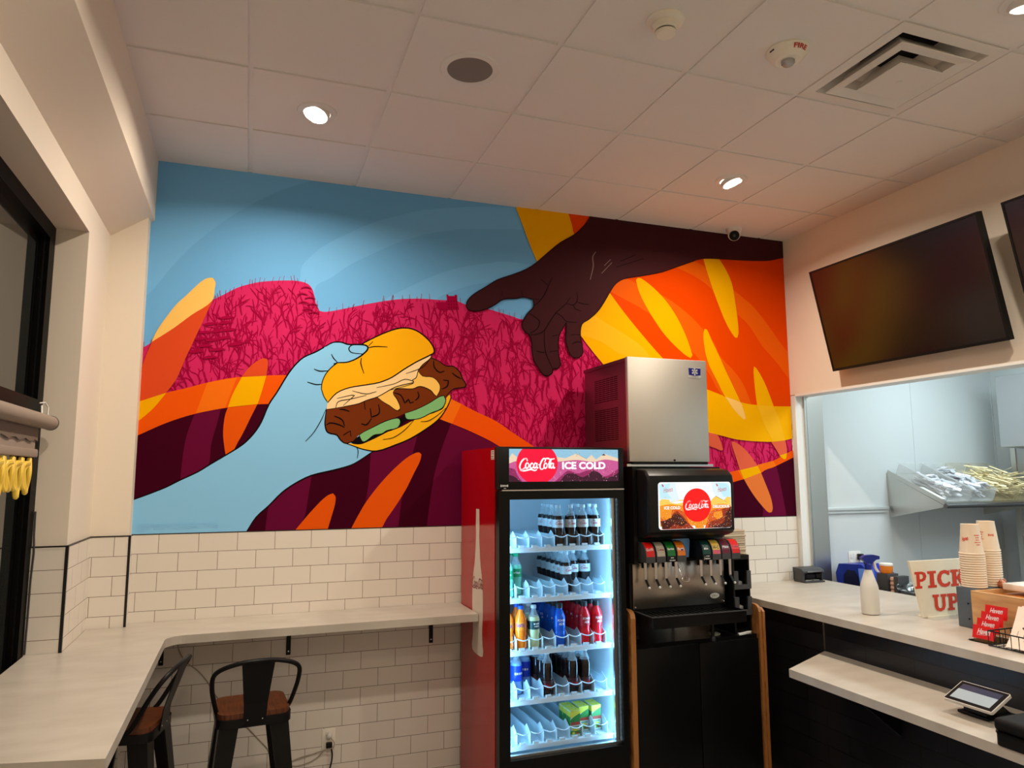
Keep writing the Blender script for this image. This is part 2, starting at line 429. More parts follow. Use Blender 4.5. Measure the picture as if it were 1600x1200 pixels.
# opening to the kitchen: header edge, jamb
struct('trim_6', MB().box(XW-0.004, XO+0.004, -3.9, -0.06, 2.425, 2.44), 'white_paint')
struct('trim_7', MB().box(XW+0.006, 4.452, -0.045, 0, 1.085, 2.44), 'white_paint')
struct('trim_8', MB().box(4.452, 4.468, -0.06, 0, 1.085, 2.44).box(4.475, 4.545, -0.055, 0, 1.085, 2.44).box(4.545, 4.63, -0.05, -0.001, 0.0, 2.44), 'steel')
# kitchen shell
struct('wall_kitchen', MB().box(4.55, 5.585, -0.006, 0, 0, 3.0).box(5.589, 6.5, -0.006, 0, 0, 3.0).box(5.579, 5.595, -0.009, -0.004, 0, 3.0).box(6.49, 6.5, -0.014, 0, 0, 3).box(6.5, 6.62, -3.9, 0, 0, 3.0), 'white_frp')
struct('wall_kitchen_front', MB().box(4.5, 6.6, -3.98, -3.88, 0, 3.0), 'white_frp')
struct('ceiling_kitchen', MB().box(XO, 6.6, -3.9, 0.0, 3.0, 3.05), 'white_paint')
MURAL = '''
p;skyK;-34 2822,14 2888,74 2986,148 3093,262 3227,415 3372,531 3461,673 3555,849 3640,1124 3754,1701 3866,2643 3670,2621 2371,-5 2284
p;skyL;799 3073,863 3171,943 3247,1056 3320,1211 3412,1370 3477,1534 3536,1789 3589,1965 3616,2284 3643,2643 3670,2621 2371,823 2311
p;skyK;884 2967,972 3038,1092 3137,1215 3211,1373 3302,1536 3370,1704 3423,1877 3454,2055 3473,2209 3486,2377 3487,2643 3670,2621 2371,903 2314
p;skyL;1315 2943,1458 3028,1623 3118,1792 3185,1966 3228,2099 3254,2375 3281,2643 3670,2621 2371,1326 2328
p;skyK;1636 2967,1687 2998,1760 3034,1835 3063,1878 3078,2036 3113,2374 3174,2643 3670,2621 2371,1642 2339
pM;mag;-44 2541,17 2584,154 2705,307 2842,380 2889,447 2933,515 2962,592 2984,692 2999,779 3005,838 2994,869 2961,885 2908,898 2854,917 2832,962 2831,1067 2859,1221 2903,1379 2940,1525 2957,1666 2959,1759 2962,1827 2942,1966 2927,2054 2908,2143 2889,2215 2873,2371 2914,2559 2946,2750 2839,2943 2649,4426 2237,4367 1340,-32 1429
p;magD;1696 2997,1708 2998,1708 2988,1750 2992,1750 3000,1766 3001,1769 2954,1780 2905,1643 2895,1630 2941,1695 2946,1699 2959
p;magDD;1708 2960,1716 2961,1716 2948,1708 2947
p;magDD;1708 2939,1716 2940,1717 2927,1708 2927
p;magDD;1708 2918,1717 2919,1717 2906,1708 2906
p;magDD;1725 2961,1733 2962,1733 2949,1725 2949
p;magDD;1725 2940,1733 2941,1733 2929,1725 2928
p;magDD;1725 2920,1733 2920,1734 2908,1725 2907
p;magDD;1742 2963,1750 2963,1750 2951,1742 2950
p;magDD;1742 2942,1750 2942,1750 2930,1742 2929
p;magDD;1742 2921,1750 2921,1750 2909,1742 2908
p;magDD;1759 2964,1767 2965,1767 2952,1759 2951
p;magDD;1759 2943,1767 2944,1767 2931,1759 2931
p;magDD;1759 2922,1767 2923,1767 2910,1759 2910
p;magD;358 2748,385 2760,419 2764,447 2759,413 2749,379 2744
s0.004;magD;372 2745,376 2717
s0.004;magD;427 2751,429 2722
p;magD;273 2705,299 2717,332 2721,360 2715,326 2706,293 2700
s0.004;magD;286 2701,290 2674
s0.004;magD;340 2708,342 2679
p;magD;353 2718,380 2730,414 2734,441 2728,407 2719,373 2713
s0.004;magD;367 2714,371 2686
s0.004;magD;421 2721,424 2691
p;magD;248 2655,274 2667,308 2671,335 2665,302 2656,268 2651
s0.004;magD;262 2652,266 2624
s0.004;magD;315 2658,318 2629
p;magD;315 2667,341 2679,375 2683,402 2677,369 2668,335 2662
s0.004;magD;328 2664,332 2636
s0.004;magD;382 2670,385 2640
p;magD;375 2678,402 2691,436 2694,464 2689,430 2679,396 2674
s0.004;magD;389 2675,393 2647
s0.004;magD;443 2681,446 2652
p;magD;230 2618,256 2629,289 2633,316 2627,283 2618,250 2613
s0.004;magD;244 2614,248 2586
s0.004;magD;297 2620,299 2591
p;magD;290 2614,316 2626,350 2629,377 2624,344 2614,310 2609
s0.004;magD;304 2610,308 2583
s0.004;magD;357 2616,360 2587
p;magD;343 2628,370 2640,404 2644,431 2638,397 2629,364 2624
s0.004;magD;357 2625,361 2597
s0.004;magD;411 2631,414 2601
p;magD;406 2595,433 2607,467 2610,495 2605,460 2595,426 2590
s0.004;magD;420 2591,423 2563
s0.004;magD;474 2597,477 2568
p;magD;252 2579,278 2590,311 2594,338 2588,305 2579,272 2574
s0.004;magD;265 2575,269 2547
s0.004;magD;318 2581,321 2552
p;magD;319 2560,346 2572,379 2576,407 2570,373 2560,340 2556
s0.004;magD;333 2557,337 2529
s0.004;magD;387 2563,389 2533
p;magD;207 2543,233 2555,266 2558,293 2552,260 2543,227 2538
s0.004;magD;221 2540,225 2512
s0.004;magD;273 2545,276 2516
p;magD;281 2514,308 2526,341 2529,368 2523,335 2514,302 2509
s0.004;magD;295 2511,299 2483
s0.004;magD;348 2516,351 2487
s0.005;magD;803 2960,832 2971,865 2964
s0.005;magD;782 2920,811 2930,844 2923
s0.005;magD;826 2900,856 2910,889 2903
s0.005;magD;791 2870,820 2880,853 2873
s0.005;magD;842 2862,872 2872,905 2865
s0.005;magD;814 2829,843 2839,877 2832
s0.005;magD;851 2812,881 2822,914 2815
p;yel;2164 3664,2219 3518,2255 3424,2319 3280,2465 3018,2638 2787,2799 2604,3035 2376,3337 2228,3652 2143,3744 2126,3853 2104,3964 2093,4078 2088,4193 2088,4287 2097,4419 2126,4582 4123,2165 3790
p;yel2;2732 2941,3097 2748,3196 2639,2936 2678,2797 2753,2604 2799,2630 2876
p;ora;2864 3105,2971 2977,3099 2839,3259 2679,3453 2514,3652 2452,3763 2419,3929 2372,4058 2357,4214 2352,4464 2359,4550 3647,3660 3550,3114 3350
p;ora;2551 3681,2565 3619,2583 3561,2601 3495,2664 3465,2791 3628,2793 3712
p;ora2;2957 3223,3013 3215,3171 3159,3337 3098,3525 2980,3620 2892,3715 2793,3750 2714,3857 2615,3942 2519,4013 2365,3929 2372,3763 2419,3658 2569,3567 2681,3515 2730,3360 2856,3166 2986,2869 3115,2881 3189
p;ora2;3499 3412,3565 3399,3652 3369,3915 3203,4093 3080,4314 2828,4482 2630,4470 2442,4336 2599,4242 2704,4136 2803,4028 2947,3928 3028,3700 3209,3560 3288,3404 3340
p;yel;3074 3215,3090 3233,3121 3229,3213 3172,3315 3082,3406 2962,3476 2826,3520 2702,3502 2678,3440 2712,3306 2825,3206 2948,3137 3054,3093 3143
p;yel;3633 3460,3757 3472,3832 3372,3884 3269,3906 3143,3922 3008,3927 2892,3914 2853,3891 2856,3823 2953,3752 3112,3692 3271
p;yel;3631 2902,3618 2854,3625 2764,3636 2704,3660 2632,3719 2529,3778 2421,3853 2323,3928 2256,3950 2246,3957 2262,3933 2341,3874 2460,3805 2591,3749 2705,3693 2811,3653 2894
p;yel3;3785 2410,3917 2372,3933 2341,3957 2262,3950 2246,3928 2256,3853 2323
p;yel;4051 2644,4074 2630,4135 2537,4181 2435,4214 2352,4064 2357,4053 2466,4046 2595
p;yel2;4064 2357,4214 2352,4266 2234,4305 2101,4193 2090,4130 2193
p;oraB;-62 2244,-28 2255,108 2309,204 2338,314 2374,434 2405,571 2423,740 2435,1154 2439,1467 2412,1733 2326,1881 2257,2026 2195,2140 2123,2274 2043,2589 1859,3067 1745,3477 1785,3825 1871,3952 1892,4043 1910,4183 1948,4262 1981,4444 2059,4440 2001,4211 1911,4070 1859,3948 1823,3836 1797,3474 1710,3064 1659,2495 1755,2035 2043,1847 2130,1656 2199,1469 2254,1157 2276,647 2263,577 2258,428 2236,257 2196,117 2143,-24 2070,-51 2056
p;oraL;314 2374,468 2408,414 2236,263 2199
p;oraL;3869 1879,4183 1948,4211 1911,3910 1814
p;oraL;1733 2326,1796 2295,1739 2172,1664 2195
p;pur;-51 2056,-24 2070,117 2143,257 2196,428 2236,577 2258,647 2263,1157 2276,1469 2254,1656 2199,1847 2130,2035 2043,2495 1755,3064 1659,3474 1710,3836 1797,3948 1823,4070 1859,4211 1911,4440 2001,4393 1292,-32 1429
p;pur2;257 2196,391 2228,372 2130,350 2029,342 1916,293 1831,201 1797,209 1972,223 2078
p;pur2;671 1685,735 1756,838 1846,901 1883,878 1696,866 1623,813 1502,650 1507,657 1595
p;pur2;1238 2054,1519 2097,1474 1917,1426 1694,1406 1501,1197 1508,1212 1697,1228 1818
p;pur2;1730 2172,2035 2043,2095 1983,1967 1464,1575 1477,1619 1815,1666 1996
p;pur2;4070 1857,4211 1908,4234 1812,4285 1518,4056 1510,4073 1601,4017 1717
p;ored;301 2979,274 2967,236 2930,179 2861,135 2810,87 2733,46 2658,23 2591,1 2525,-20 2446,-30 2396,-60 2212,-55 2125,-28 2143,49 2222,108 2309,156 2390,196 2507,243 2634,284 2747,317 2839,330 2923,332 2953,318 2978
p;yelL;301 2979,274 2967,236 2930,179 2861,135 2810,87 2733,46 2658,20 2588,123 2670,217 2757,317 2843,330 2923,332 2953,318 2978
p;yel;-62 2244,-28 2255,108 2309,49 2222,-28 2143,-55 2122
p;ored;495 2415,521 2457,561 2500,602 2526,627 2525,634 2507,632 2469,627 2426
p;yel;495 2413,627 2426,609 2349,586 2261,428 2238,445 2299,470 2359
p;oraD;428 2236,584 2259,552 2185,515 2096,484 2031,453 1955,430 1955,412 2059,409 2124,416 2196
p;oraD;1529 1991,1545 1979,1537 1940,1499 1863,1453 1770,1392 1672,1339 1597,1287 1523,1119 1521,1172 1623,1215 1697,1289 1795,1365 1878,1442 1948,1497 1983
p;oraD;1021 1749,1036 1730,1034 1686,1017 1619,987 1510,788 1509,880 1623,950 1702,992 1738
p;cor;3545 2164,3652 2143,3706 2130,3731 2084,3745 2038,3747 2025,3728 2020,3685 2036,3653 2044,3542 2082
p;cor;4175 2087,4211 2038,4245 1986,4313 2005,4313 2043,4305 2101,4239 2090
p;yel;4245 1986,4256 1977,4284 1960,4302 1963,4313 2005
p;cor;3828 2085,3847 2084,3906 2054,3971 1999,4043 1910,3886 1878,3865 1943,3838 2021,3824 2071
p;yel;4043 1910,3888 1880,3918 1815,4070 1861
p;oraP;3918 1815,4070 1861,4111 1768,4150 1669,4159 1601,4149 1576,4122 1574,4086 1602,4015 1677,3959 1751
p;arm;-48 1718,-24 1728,43 1754,135 1794,196 1828,291 1877,348 1916,452 1984,517 2031,570 2090,609 2157,647 2261,687 2329,740 2429,781 2492,830 2544,902 2582,953 2616,994 2642,1018 2647,1050 2647,1084 2637,1161 2640,1192 2637,1205 2626,1270 2405,1278 2016,1240 1989,1180 1947,1121 1913,1017 1883,895 1853,803 1806,735 1756,668 1685,602 1622,554 1542,540 1475,-34 1462
s0.006;ink;-48 1718,-24 1728,43 1754,135 1794,196 1828,291 1877,348 1916,452 1984,517 2031,570 2090,609 2157,647 2261,687 2329,740 2429,781 2492,830 2544,902 2582,953 2616,994 2642,1018 2647,1050 2647,1084 2637,1161 2640,1192 2637
s0.006;ink;1278 2016,1240 1989,1180 1947,1121 1913,1017 1883,895 1853,803 1806,735 1756,668 1685,602 1622,554 1542
p;bunB;1099 2041,1193 2046,1253 2085,1392 2134,1494 2187,1598 2229,1672 2267,1696 2304,1704 2341,1725 2354,1729 2333,1697 2260,1648 2194,1575 2137,1472 2073,1378 2033,1270 1997,1186 2008,1133 2026
s0.006;ink;1088 2041,1133 2026,1186 2008,1270 1997,1378 2033,1472 2073,1575 2137,1648 2194,1697 2260,1729 2333,1725 2354
p;ink;1110 2053,1162 2084,1407 2197,1438 2221,1671 2332,1700 2324,1672 2259,1447 2182,1415 2158,1193 2042,1133 2038
p;chk;967 2240,965 2187,966 2142,982 2104,1034 2090,1057 2060,1088 2041,1125 2053,1169 2096,1313 2168,1470 2242,1696 2332,1745 2391,1821 2406,1825 2427,1804 2458,1787 2499,1744 2534,1694 2535,1644 2566,1595 2592,1466 2492,1157 2303
s0.006;ink;971 2248,965 2187,966 2142,982 2104,1034 2090,1057 2060,1088 2041,1125 2053
s0.005;ink;1595 2579,1644 2566,1694 2535,1744 2534,1787 2499,1804 2458,1825 2427,1821 2406,1745 2391,1696 2340
p;pick;1165 2092,1191 2111,1252 2143,1313 2175,1383 2198,1407 2193,1411 2166,1392 2138,1330 2121,1299 2101,1253 2093,1208 2058,1185 2054
s0.004;ink;1165 2092,1191 2111,1252 2143,1313 2175,1383 2198,1407 2193,1411 2166,1392 2138,1330 2121,1299 2101,1253 2093,1208 2058,1185 2054,1165 2092
p;pick;1438 2229,1509 2255,1590 2297,1655 2339,1683 2347,1696 2316,1672 2267,1598 2233,1534 2200,1470 2191,1446 2198
s0.004;ink;1438 2229,1509 2255,1590 2297,1655 2339,1683 2347,1696 2316,1672 2267,1598 2233,1534 2200,1470 2191,1446 2198,1438 2229
p;che;1518 2495,1547 2464,1612 2459,1654 2420,1658 2380,1638 2339,1622 2350,1597 2377,1532 2399,1484 2381,1388 2378,1365 2353,1389 2314,1410 2260,1390 2244,1343 2274,1303 2296,1264 2326,1333 2384,1467 2428
s0.004;ink;1518 2495,1547 2464,1612 2459,1654 2420,1658 2380,1638 2339,1622 2350,1597 2377,1532 2399,1484 2381,1388 2378,1365 2353,1389 2314,1410 2260,1390 2244,1343 2274,1303 2296,1264 2326
p;cre;977 2282,1028 2341,1101 2398,1277 2444,1425 2531,1599 2608,1595 2579,1546 2536,1518 2495,1507 2454,1483 2437,1491 2421,1388 2393,1341 2368,1272 2326,1203 2301,1157 2280,1082 2262,1023 2249,971 2240
s0.004;ink;1599 2600,1595 2579,1546 2536,1518 2495,1507 2454,1483 2437,1491 2421,1388 2393,1341 2368,1272 2326,1203 2301,1157 2280,1082 2262,1023 2249,971 2240
p;bun;938 2361,941 2399,958 2446,987 2486,1023 2519,1075 2552,1165 2640,1226 2679,1303 2720,1382 2753,1446 2761,1503 2749,1561 2712,1602 2669,1619 2621,1595 2600,1506 2551,1426 2499,1355 2448,1278 2413,1193 2394,1102 2375,1028 2341,977 2282,954 2316
s0.006;ink;938 2361,941 2399,958 2446,987 2486,1023 2519,1075 2552,1165 2640,1226 2679,1303 2720,1382 2753,1446 2761,1503 2749,1561 2712,1602 2669,1619 2621,1595 2600,1506 2551,1426 2499,1355 2448,1278 2413,1193 2394,1102 2375,1028 2341,977 2282,954 2316,938 2361
p;arm;953 2616,994 2642,1018 2647,1050 2647,1084 2637,1161 2640,1192 2637,1205 2626,1200 2606,1179 2584,1162 2569,1121 2543,1079 2527,1034 2523,1004 2514,975 2485,949 2492,925 2560
s0.007;ink;953 2616,994 2642,1018 2647,1050 2647,1084 2637,1161 2640,1192 2637,1205 2626,1200 2606,1179 2584,1162 2569,1121 2543,1079 2527,1034 2523,1004 2514
s0.005;ink;1235 2663,1209 2634
s0.005;ink;1206 2622,1246 2633,1325 2635
s0.005;ink;1168 2559,1165 2525,1185 2464
s0.005;ink;1165 2640,1111 2634,1093 2617,1095 2600,1112 2587,1173 2583
s0.005;ink;990 2572,1004 2547,1028 2523
s0.005;ink;892 2478,925 2467,973 2471
s0.005;ink;856 2399,905 2386,940 2389
s0.0035;ink;856 2050,902 2103,943 2179,967 2240
s0.0035;ink;1029 2307,1111 2329,1133 2330,1067 2266
s0.0035;ink;1263 2357,1202 2340,1118 2356
s0.0035;ink;1442 2475,1546 2520,1595 2579
s0.0035;ink;1263 2381,1372 2409,1435 2439,1491 2429,1483 2413,1341 2368
s0.0035;ink;1023 2249,1037 2288,1104 2305,1202 2332
s0.0035;ink;1307 2067,1369 2079,1439 2127,1494 2187
s0.0035;ink;1538 2180,1583 2185,1639 2218,1696 2268
s0.0035;ink;1148 2023,1160 2000,1157 1954
s0.0055;ink;1045 2242,1068 2243,1105 2232
s0.0055;ink;973 2149,995 2161,1047 2151,1078 2136
s0.0055;ink;1016 2203,1062 2181,1078 2144
s0.0055;ink;1276 2280,1281 2225,1235 2201,1227 2255
s0.0055;ink;1175 2161,1206 2154,1236 2193
s0.0055;ink;1191 2293,1196 2246
s0.0055;ink;1615 2564,1620 2524,1653 2493,1686 2502
s0.0055;ink;1736 2492,1762 2473,1795 2458
s0.0055;ink;1678 2445,1712 2442,1704 2406,1671 2388
s0.0055;ink;1373 2353,1412 2339,1437 2292,1460 2317,1469 2293,1493 2302
s0.0055;ink;1516 2366,1524 2335,1501 2310
s0.0055;ink;1112 2118,1116 2083
s0.0055;ink;1071 2090,1108 2114
p;hand;2711 3618,2676 3568,2601 3495,2490 3423,2385 3331,2309 3261,2235 3210,2126 3160,2036 3122,1966 3073,1879 3014,1836 2968,1827 2925,1849 2906,1896 2903,1966 2923,2027 2958,2081 2996,2170 3008,2225 3021,2289 3011,2293 2961,2254 2919,2212 2851,2210 2819,2232 2788,2259 2770,2277 2720,2279 2662,2292 2598,2326 2549,2360 2507,2394 2505,2422 2523,2427 2549,2464 2555,2483 2588,2470 2646,2472 2764,2496 2818,2530 2873,2529 2814,2523 2754,2541 2683,2564 2643,2607 2634,2640 2655,2650 2682,2633 2787,2646 2868,2698 2905,2765 2963,2818 3035,2872 3122,2911 3173,2972 3213,3111 3247,3280 3291,3421 3347,3565 3404,3654 3428,3824 3440,4031 3451,4234 3471,4362 3504,4543 3533,4582 4123,2746 3870
s0.005;ink2;2711 3618,2676 3568,2601 3495,2490 3423,2385 3331,2309 3261,2235 3210,2126 3160,2036 3122,1966 3073,1879 3014,1836 2968,1827 2925,1849 2906,1896 2903,1966 2923,2027 2958,2081 2996,2170 3008,2225 3021,2289 3011,2293 2961,2254 2919,2212 2851,2210 2819,2232 2788,2259 2770,2277 2720,2279 2662,2292 2598,2326 2549,2360 2507,2394 2505,2422 2523,2427 2549,2464 2555,2483 2588,2470 2646,2472 2764,2496 2818,2530 2873,2529 2814,2523 2754,2541 2683,2564 2643,2607 2634,2640 2655,2650 2682,2633 2787,2646 2868,2698 2905,2765 2963,2818 3035,2872 3122,2911 3173,2972 3213,3111 3247,3280 3291,3421 3347,3565 3404
s0.0045;ink2;2430 3174,2401 3115,2372 3053,2337 3004,2288 2961
s0.0045;ink2;2559 3045,2527 2999,2455 2934,2405 2864,2370 2810,2342 2788,2301 2773,2259 2770
s0.0045;ink2;2254 2916,2315 2884,2334 2860,2315 2813,2266 2780
s0.0045;ink2;2370 2810,2366 2757,2372 2673,2395 2610,2426 2550
s0.0045;ink2;2452 2934,2497 2910,2529 2880,2607 2877
s0.0045;ink2;2289 3013,2337 3014
s0.0045;ink2;2217 3024,2203 3068
s0.0045;ink2;2072 3015,2068 3047
s0.0045;ink2;2534 3003,2584 2997,2613 3033,2610 3089
s0.0045;ink2;2609 3022,2642 3011,2707 3008
s0.0045;ink2;2584 2993,2598 2971,2641 2958
s0.0045;ink2;2474 2784,2425 2771
s0.0045;ink2;2310 2664,2341 2657,2375 2657
s0.0045;ink2;2403 2665,2466 2675
s0.0045;ink2;2559 2789,2634 2794
s0.0045;ink2;2569 2727,2601 2742,2641 2741
s0.0045;ink2;2394 3118,2345 3156
s0.004;scar;2761 3388,2736 3349,2739 3285,2713 3183
s0.004;scar;2875 3345,2824 3294
s0.004;scar;2884 3323,2802 3237
s0.005;ink2;3136 3376,2919 3294
s0.005;ink2;3074 3398,2950 3338
'''
# ================================================================== MURAL
def mp(n, r, g, b, rough=0.5): mat('paint_'+n, (r, g, b), rough, spec=0.03)
mp('skyL', .195, .52, .90); mp('skyK', .165, .46, .82)
mp('mag', .63, .022, .125); mp('magD', .37, .002, .048); mp('magDD', .22, .002, .025)
mp('yel', .90, .43, .0); mp('yel2', .91, .465, .012); mp('yel3', .93, .55, .14); mp('yelL', .95, .58, .14)
mp('ora', .79, .062, .0); mp('ora2', .82, .115, .003); mp('oraB', .86, .10, .003); mp('oraL', .90, .17, .006); mp('oraD', .80, .10, .004); mp('oraP', .78, .19, .04)
mp('ored', .72, .075, .018); mp('cor', .74, .12, .06)
mp('pur', .050, .001, .011); mp('pur2', .13, .004, .036)
mp('arm', .265, .61, .93); mp('bun', .95, .44, .006); mp('bunB', .96, .48, .012); mp('cre', .96, .68, .34); mp('che', .97, .58, .12); mp('chk', .17, .032, .006); mp('pick', .22, .52, .20)
mp('ink', .006, .004, .005); mp('hand', .052, .013, .016); mp('ink2', .010, .003, .004); mp('scar', .30, .19, .17); mp('sig', .29, .63, .93)
MUR = (-0.03, XW-0.001, 1.546, H+0.02)
F = Flat(lambda u, v, d: (u, -0.0006-d, v), step=0.00004)
F.poly('paint_skyL', [(MUR[0], MUR[2]), (MUR[1], MUR[2]), (MUR[1], MUR[3]), (MUR[0], MUR[3])], smooth=False)
def inside(p, poly):
    c = False; n = len(poly)
    for i in range(n):
        a, b = poly[i-1], poly[i]
        if (a[1] > p[1]) != (b[1] > p[1]) and p[0] < (b[0]-a[0])*(p[1]-a[1])/(b[1]-a[1])+a[0]: c = not c
    return c
def grass(poly):
    """forked dark stems all over the hill and short blades on its crest"""
    g = random.Random(3)
    def br(p, a, L, w, lev):
        pts = [Vector(p)]; seg = 4
        for k in range(seg):
            a += g.uniform(-.30, .30); pts.append(pts[-1]+Vector((math.sin(a), math.cos(a)))*L/seg)
        if not inside(pts[-1], poly): return
        F.d += 5e-7; F.stroke('paint_magD', pts, w, smooth=False, newlayer=False)
        if lev > 0:
            for q, sgn in ((2, -1), (3, 1), (4, -1), (4, 1)):
                if g.random() < .8: br(pts[q], a+sgn*g.uniform(.25, .62), L*g.uniform(.5, .8), w*.70, lev-1)
    F.d += F.step
    zt = max(p[1] for p in poly)
    cells = [(i, j) for i in range(70) for j in range(26)]; g.shuffle(cells)
    for ci, cj in cells:
        p = ((ci+g.random())*XW/70, 1.56+(cj+g.random())*(zt-1.56)/26)
        if inside(p, poly) and inside((p[0], p[1]-.05), poly): br(p, g.uniform(-.2, .2), g.uniform(.06, .13), .0084, g.choice((0, 1, 1, 2)))
    for a, b in zip(poly, poly[1:]):
        if a.y < 2.3 or (b-a).length < 1e-4: continue
        k = int((b-a).length/.022*g.random()+.5)
        for _ in range(k):
            q = a+(b-a)*g.random(); F.stroke('paint_magD', [q-Vector((0, .02)), q+Vector((g.uniform(-.012, .012), g.uniform(.012, .035)))], .004, smooth=False, newlayer=False)
for row in MURAL.strip().split('\n'):
    k, c, d = row.split(';')
    pts = [tuple(float(t)/1000 for t in q.split()) for q in d.split(',')]
    if k[0] == 's': F.stroke('paint_'+c, pts, float(k[1:])*1.45, sub=3)
    else:
        F.poly('paint_'+c, pts, sub=4, clip=MUR)
        if k == 'pM': grass(clip_rect(smooth_pts([Vector(p) for p in pts], True, 4), MUR))
F.text('paint_sig', '@PEEP.CREATIVE', 0.205, 1.583, 0.036, wid=0.40, bold=-0.01)
o = F.out('wall_mural')
tag(o, 'wall mural of a blue hand holding a sandwich and a dark reaching hand', 'mural')
# ================================================================== CEILING FIXTURES
def downlight(x, y, tilt, power, label, first=None):
    t = thing('downlight', label, 'light', (x, y, H), 'recessed downlights in the ceiling')
    link('trim_ring', MB().lathe([(.062, -.013), (.066, -.017), (.092, -.012), (.096, -.006), (.096, 0)], n=40, capb=False, capt=False), 'white_plastic', t, local=True)
    Mt = Matrix.Rotation(tilt[0], 4, 'X') @ Matrix.Rotation(tilt[1], 4, 'Y')
    link('lamp_housing', MB().lathe([(.060, .0), (.066, -.004), (.066, -.028), (.058, -.030), (.055, -.022)], n=36, M=Mt, capb=False, capt=False), 'white_plastic', t, local=True)
    link('lamp', MB().lathe([(.055, -.0225), (.03, -.024), (.001, -.0245)], n=36, M=Mt, capb=False), 'lamp_white', t, local=True, smooth=60)
    downlight_lamp((0, 0, -.034), power, t, (0, 0, 0))
    return t
SP = 31
downlight(0.80, -0.88, (-.2, .25), SP, 'lit round downlight in the ceiling above the blue corner of the mural')
downlight(3.26, -0.86, (-.2, -.25), SP, 'lit round downlight in the ceiling near the dome camera')
downlight(3.275, -2.655, (.2, -.2), SP*.85, 'lit round downlight at the right picture edge beyond the air diffuser')
downlight(0.80, -2.70, (.1, .1), SP*.85, 'lit round downlight above the window counter')
downlight(2.03, -4.6, (0, 0), SP*.6, 'lit round downlight behind the viewer')
downlight(0.60, -5.6, (0, 0), SP*.6, 'lit round downlight by the window far behind the viewer')
downlight(3.60, -5.4, (0, 0), SP*.6, 'lit round downlight by the counter far behind the viewer')
t = thing('ceiling_speaker', 'round grey ceiling speaker grille in white ring', 'speaker', (1.404, -1.495, H))
link('rim', MB().lathe([(.100, -.012), (.104, -.016), (.128, -.011), (.133, -.005), (.133, 0)], n=48, capb=False, capt=False), 'white_plastic', t, local=True)
mat('grille_grey', (.22, .20, .18), .7, bump=(900, (1, 1, 1), .3))
link('grille', MB().lathe([(.101, -.0125), (.06, -.0135), (.001, -.014)], n=48, capb=False), 'grille_grey', t, local=True)
mat('cream_plastic', (.88, .84, .72), .4)
t = thing('smoke_detector', 'cream stepped smoke detector on the ceiling beside the fire strobe', 'smoke detector', (2.035, -2.085, H))
link('base', MB().lathe([(.074, 0), (.076, -.008), (.072, -.016), (.055, -.022)], n=40, capb=False), 'cream_plastic', t, local=True)
link('chamber', MB().lathe([(.050, -.022), (.047, -.046), (.042, -.05)], n=40, capb=False), 'cream_plastic', t, local=True)
link('slot_band', MB().lathe([(.036, -.050), (.036, -.056)], n=32, capb=False, capt=False), 'black_plastic', t, local=True)
link('cap', MB().lathe([(.041, -.056), (.041, -.062), (.035, -.068), (.001, -.069)], n=40), 'cream_plastic', t, local=True)
t = thing('fire_strobe', 'white ceiling fire strobe with red FIRE lettering and clear lens', 'fire alarm', (2.638, -2.08, H))
link('housing', MB().lathe([(.086, 0), (.087, -.012), (.070, -.040), (.052, -.052), (.001, -.052)], n=44, capb=False), 'cream_plastic', t, local=True, smooth=30)
mat('lens', (.9, .9, .9), .08, spec=.8, trans=.6, ior=1.45)
l = link('lens', MB().lathe([(.028, -.052), (.028, -.062), (.022, -.070), (.001, -.072)], n=20), 'lens', t, local=True, smooth=20)
link('flash_tube', MB().lathe([(.012, -.053), (.010, -.064), (.001, -.065)], n=8, capb=False), 'chrome', l, local=True)
mat('red_ink', srgb(190, 30, 30), .5)
def cone_place(u, v, d):
    # lettering wraps the sloped rim, on the side away from the back wall
    a = PI/2 + (-u)/.078 + PI*0 ; r = .079 - v*.62
    r = .0785 + v*.52; z = -.026 + v*.86
    return ((r+d+.0012)*math.sin(u/.078+.03), -(r+d+.0012)*math.cos(u/.078+.03), z-.0018)
Fl = Flat(cone_place, .0001); Fl.text('red_ink', 'FIRE', 0, 0, .019, wid=.066, bold=.03); Fl.out('lettering', t, local=True)
link('sounder_slot', MB().box(-.083, -.076, -.012, .012, -.024, -.020), 'black_plastic', t, local=True)
# square four-way air diffuser filling one bay
t = thing('air_diffuser', 'white square stepped air diffuser in the ceiling grid', 'vent', (3.234, -2.103, H))
def sq(r0, z0, r1, z1, mb, th=.003):
    a = [(-r0, -r0, z0), (r0, -r0, z0), (r0, r0, z0), (-r0, r0, z0)]; b = [(-r1, -r1, z1), (r1, -r1, z1), (r1, r1, z1), (-r1, r1, z1)]
    for i in range(4): mb.poly([a[i], a[(i+1) % 4], b[(i+1) % 4], b[i]])
mat('vent_white', (.80, .77, .71), .4)
f = MB(); sq(.296, 0.0, .296, -.006, f); sq(.296, -.006, .245, -.008, f); sq(.245, -.008, .235, .02, f); sq(.235, .02, .13, .115, f)
link('frame', f, 'vent_white', t, local=True, smooth=0)
f = MB(); sq(.212, -.026, .158, -.016, f); sq(.212, -.026, .214, -.022, f); sq(.214, -.022, .160, -.010, f); sq(.158, -.016, .150, .03, f); sq(.160, -.010, .154, .036, f); sq(.150, .03, .10, .085, f); sq(.154, .036, .104, .09, f)
link('louvre', f, 'vent_white', t, local=True, smooth=0)
f = MB(); f.box(-.122, .122, -.122, .122, -.046, -.040, bev=.003); sq(.122, -.040, .07, .030, f)
link('centre_plate', f, 'vent_white', t, local=True, smooth=0)
link('duct', MB().box(-.135, .135, -.135, .135, .112, .116), 'duct_black', t, local=True, smooth=0)
link('screw_cap', MB().lathe([(.014, -.046), (.014, -.048), (.011, -.0485)], n=16), 'vent_white', t, local=True)
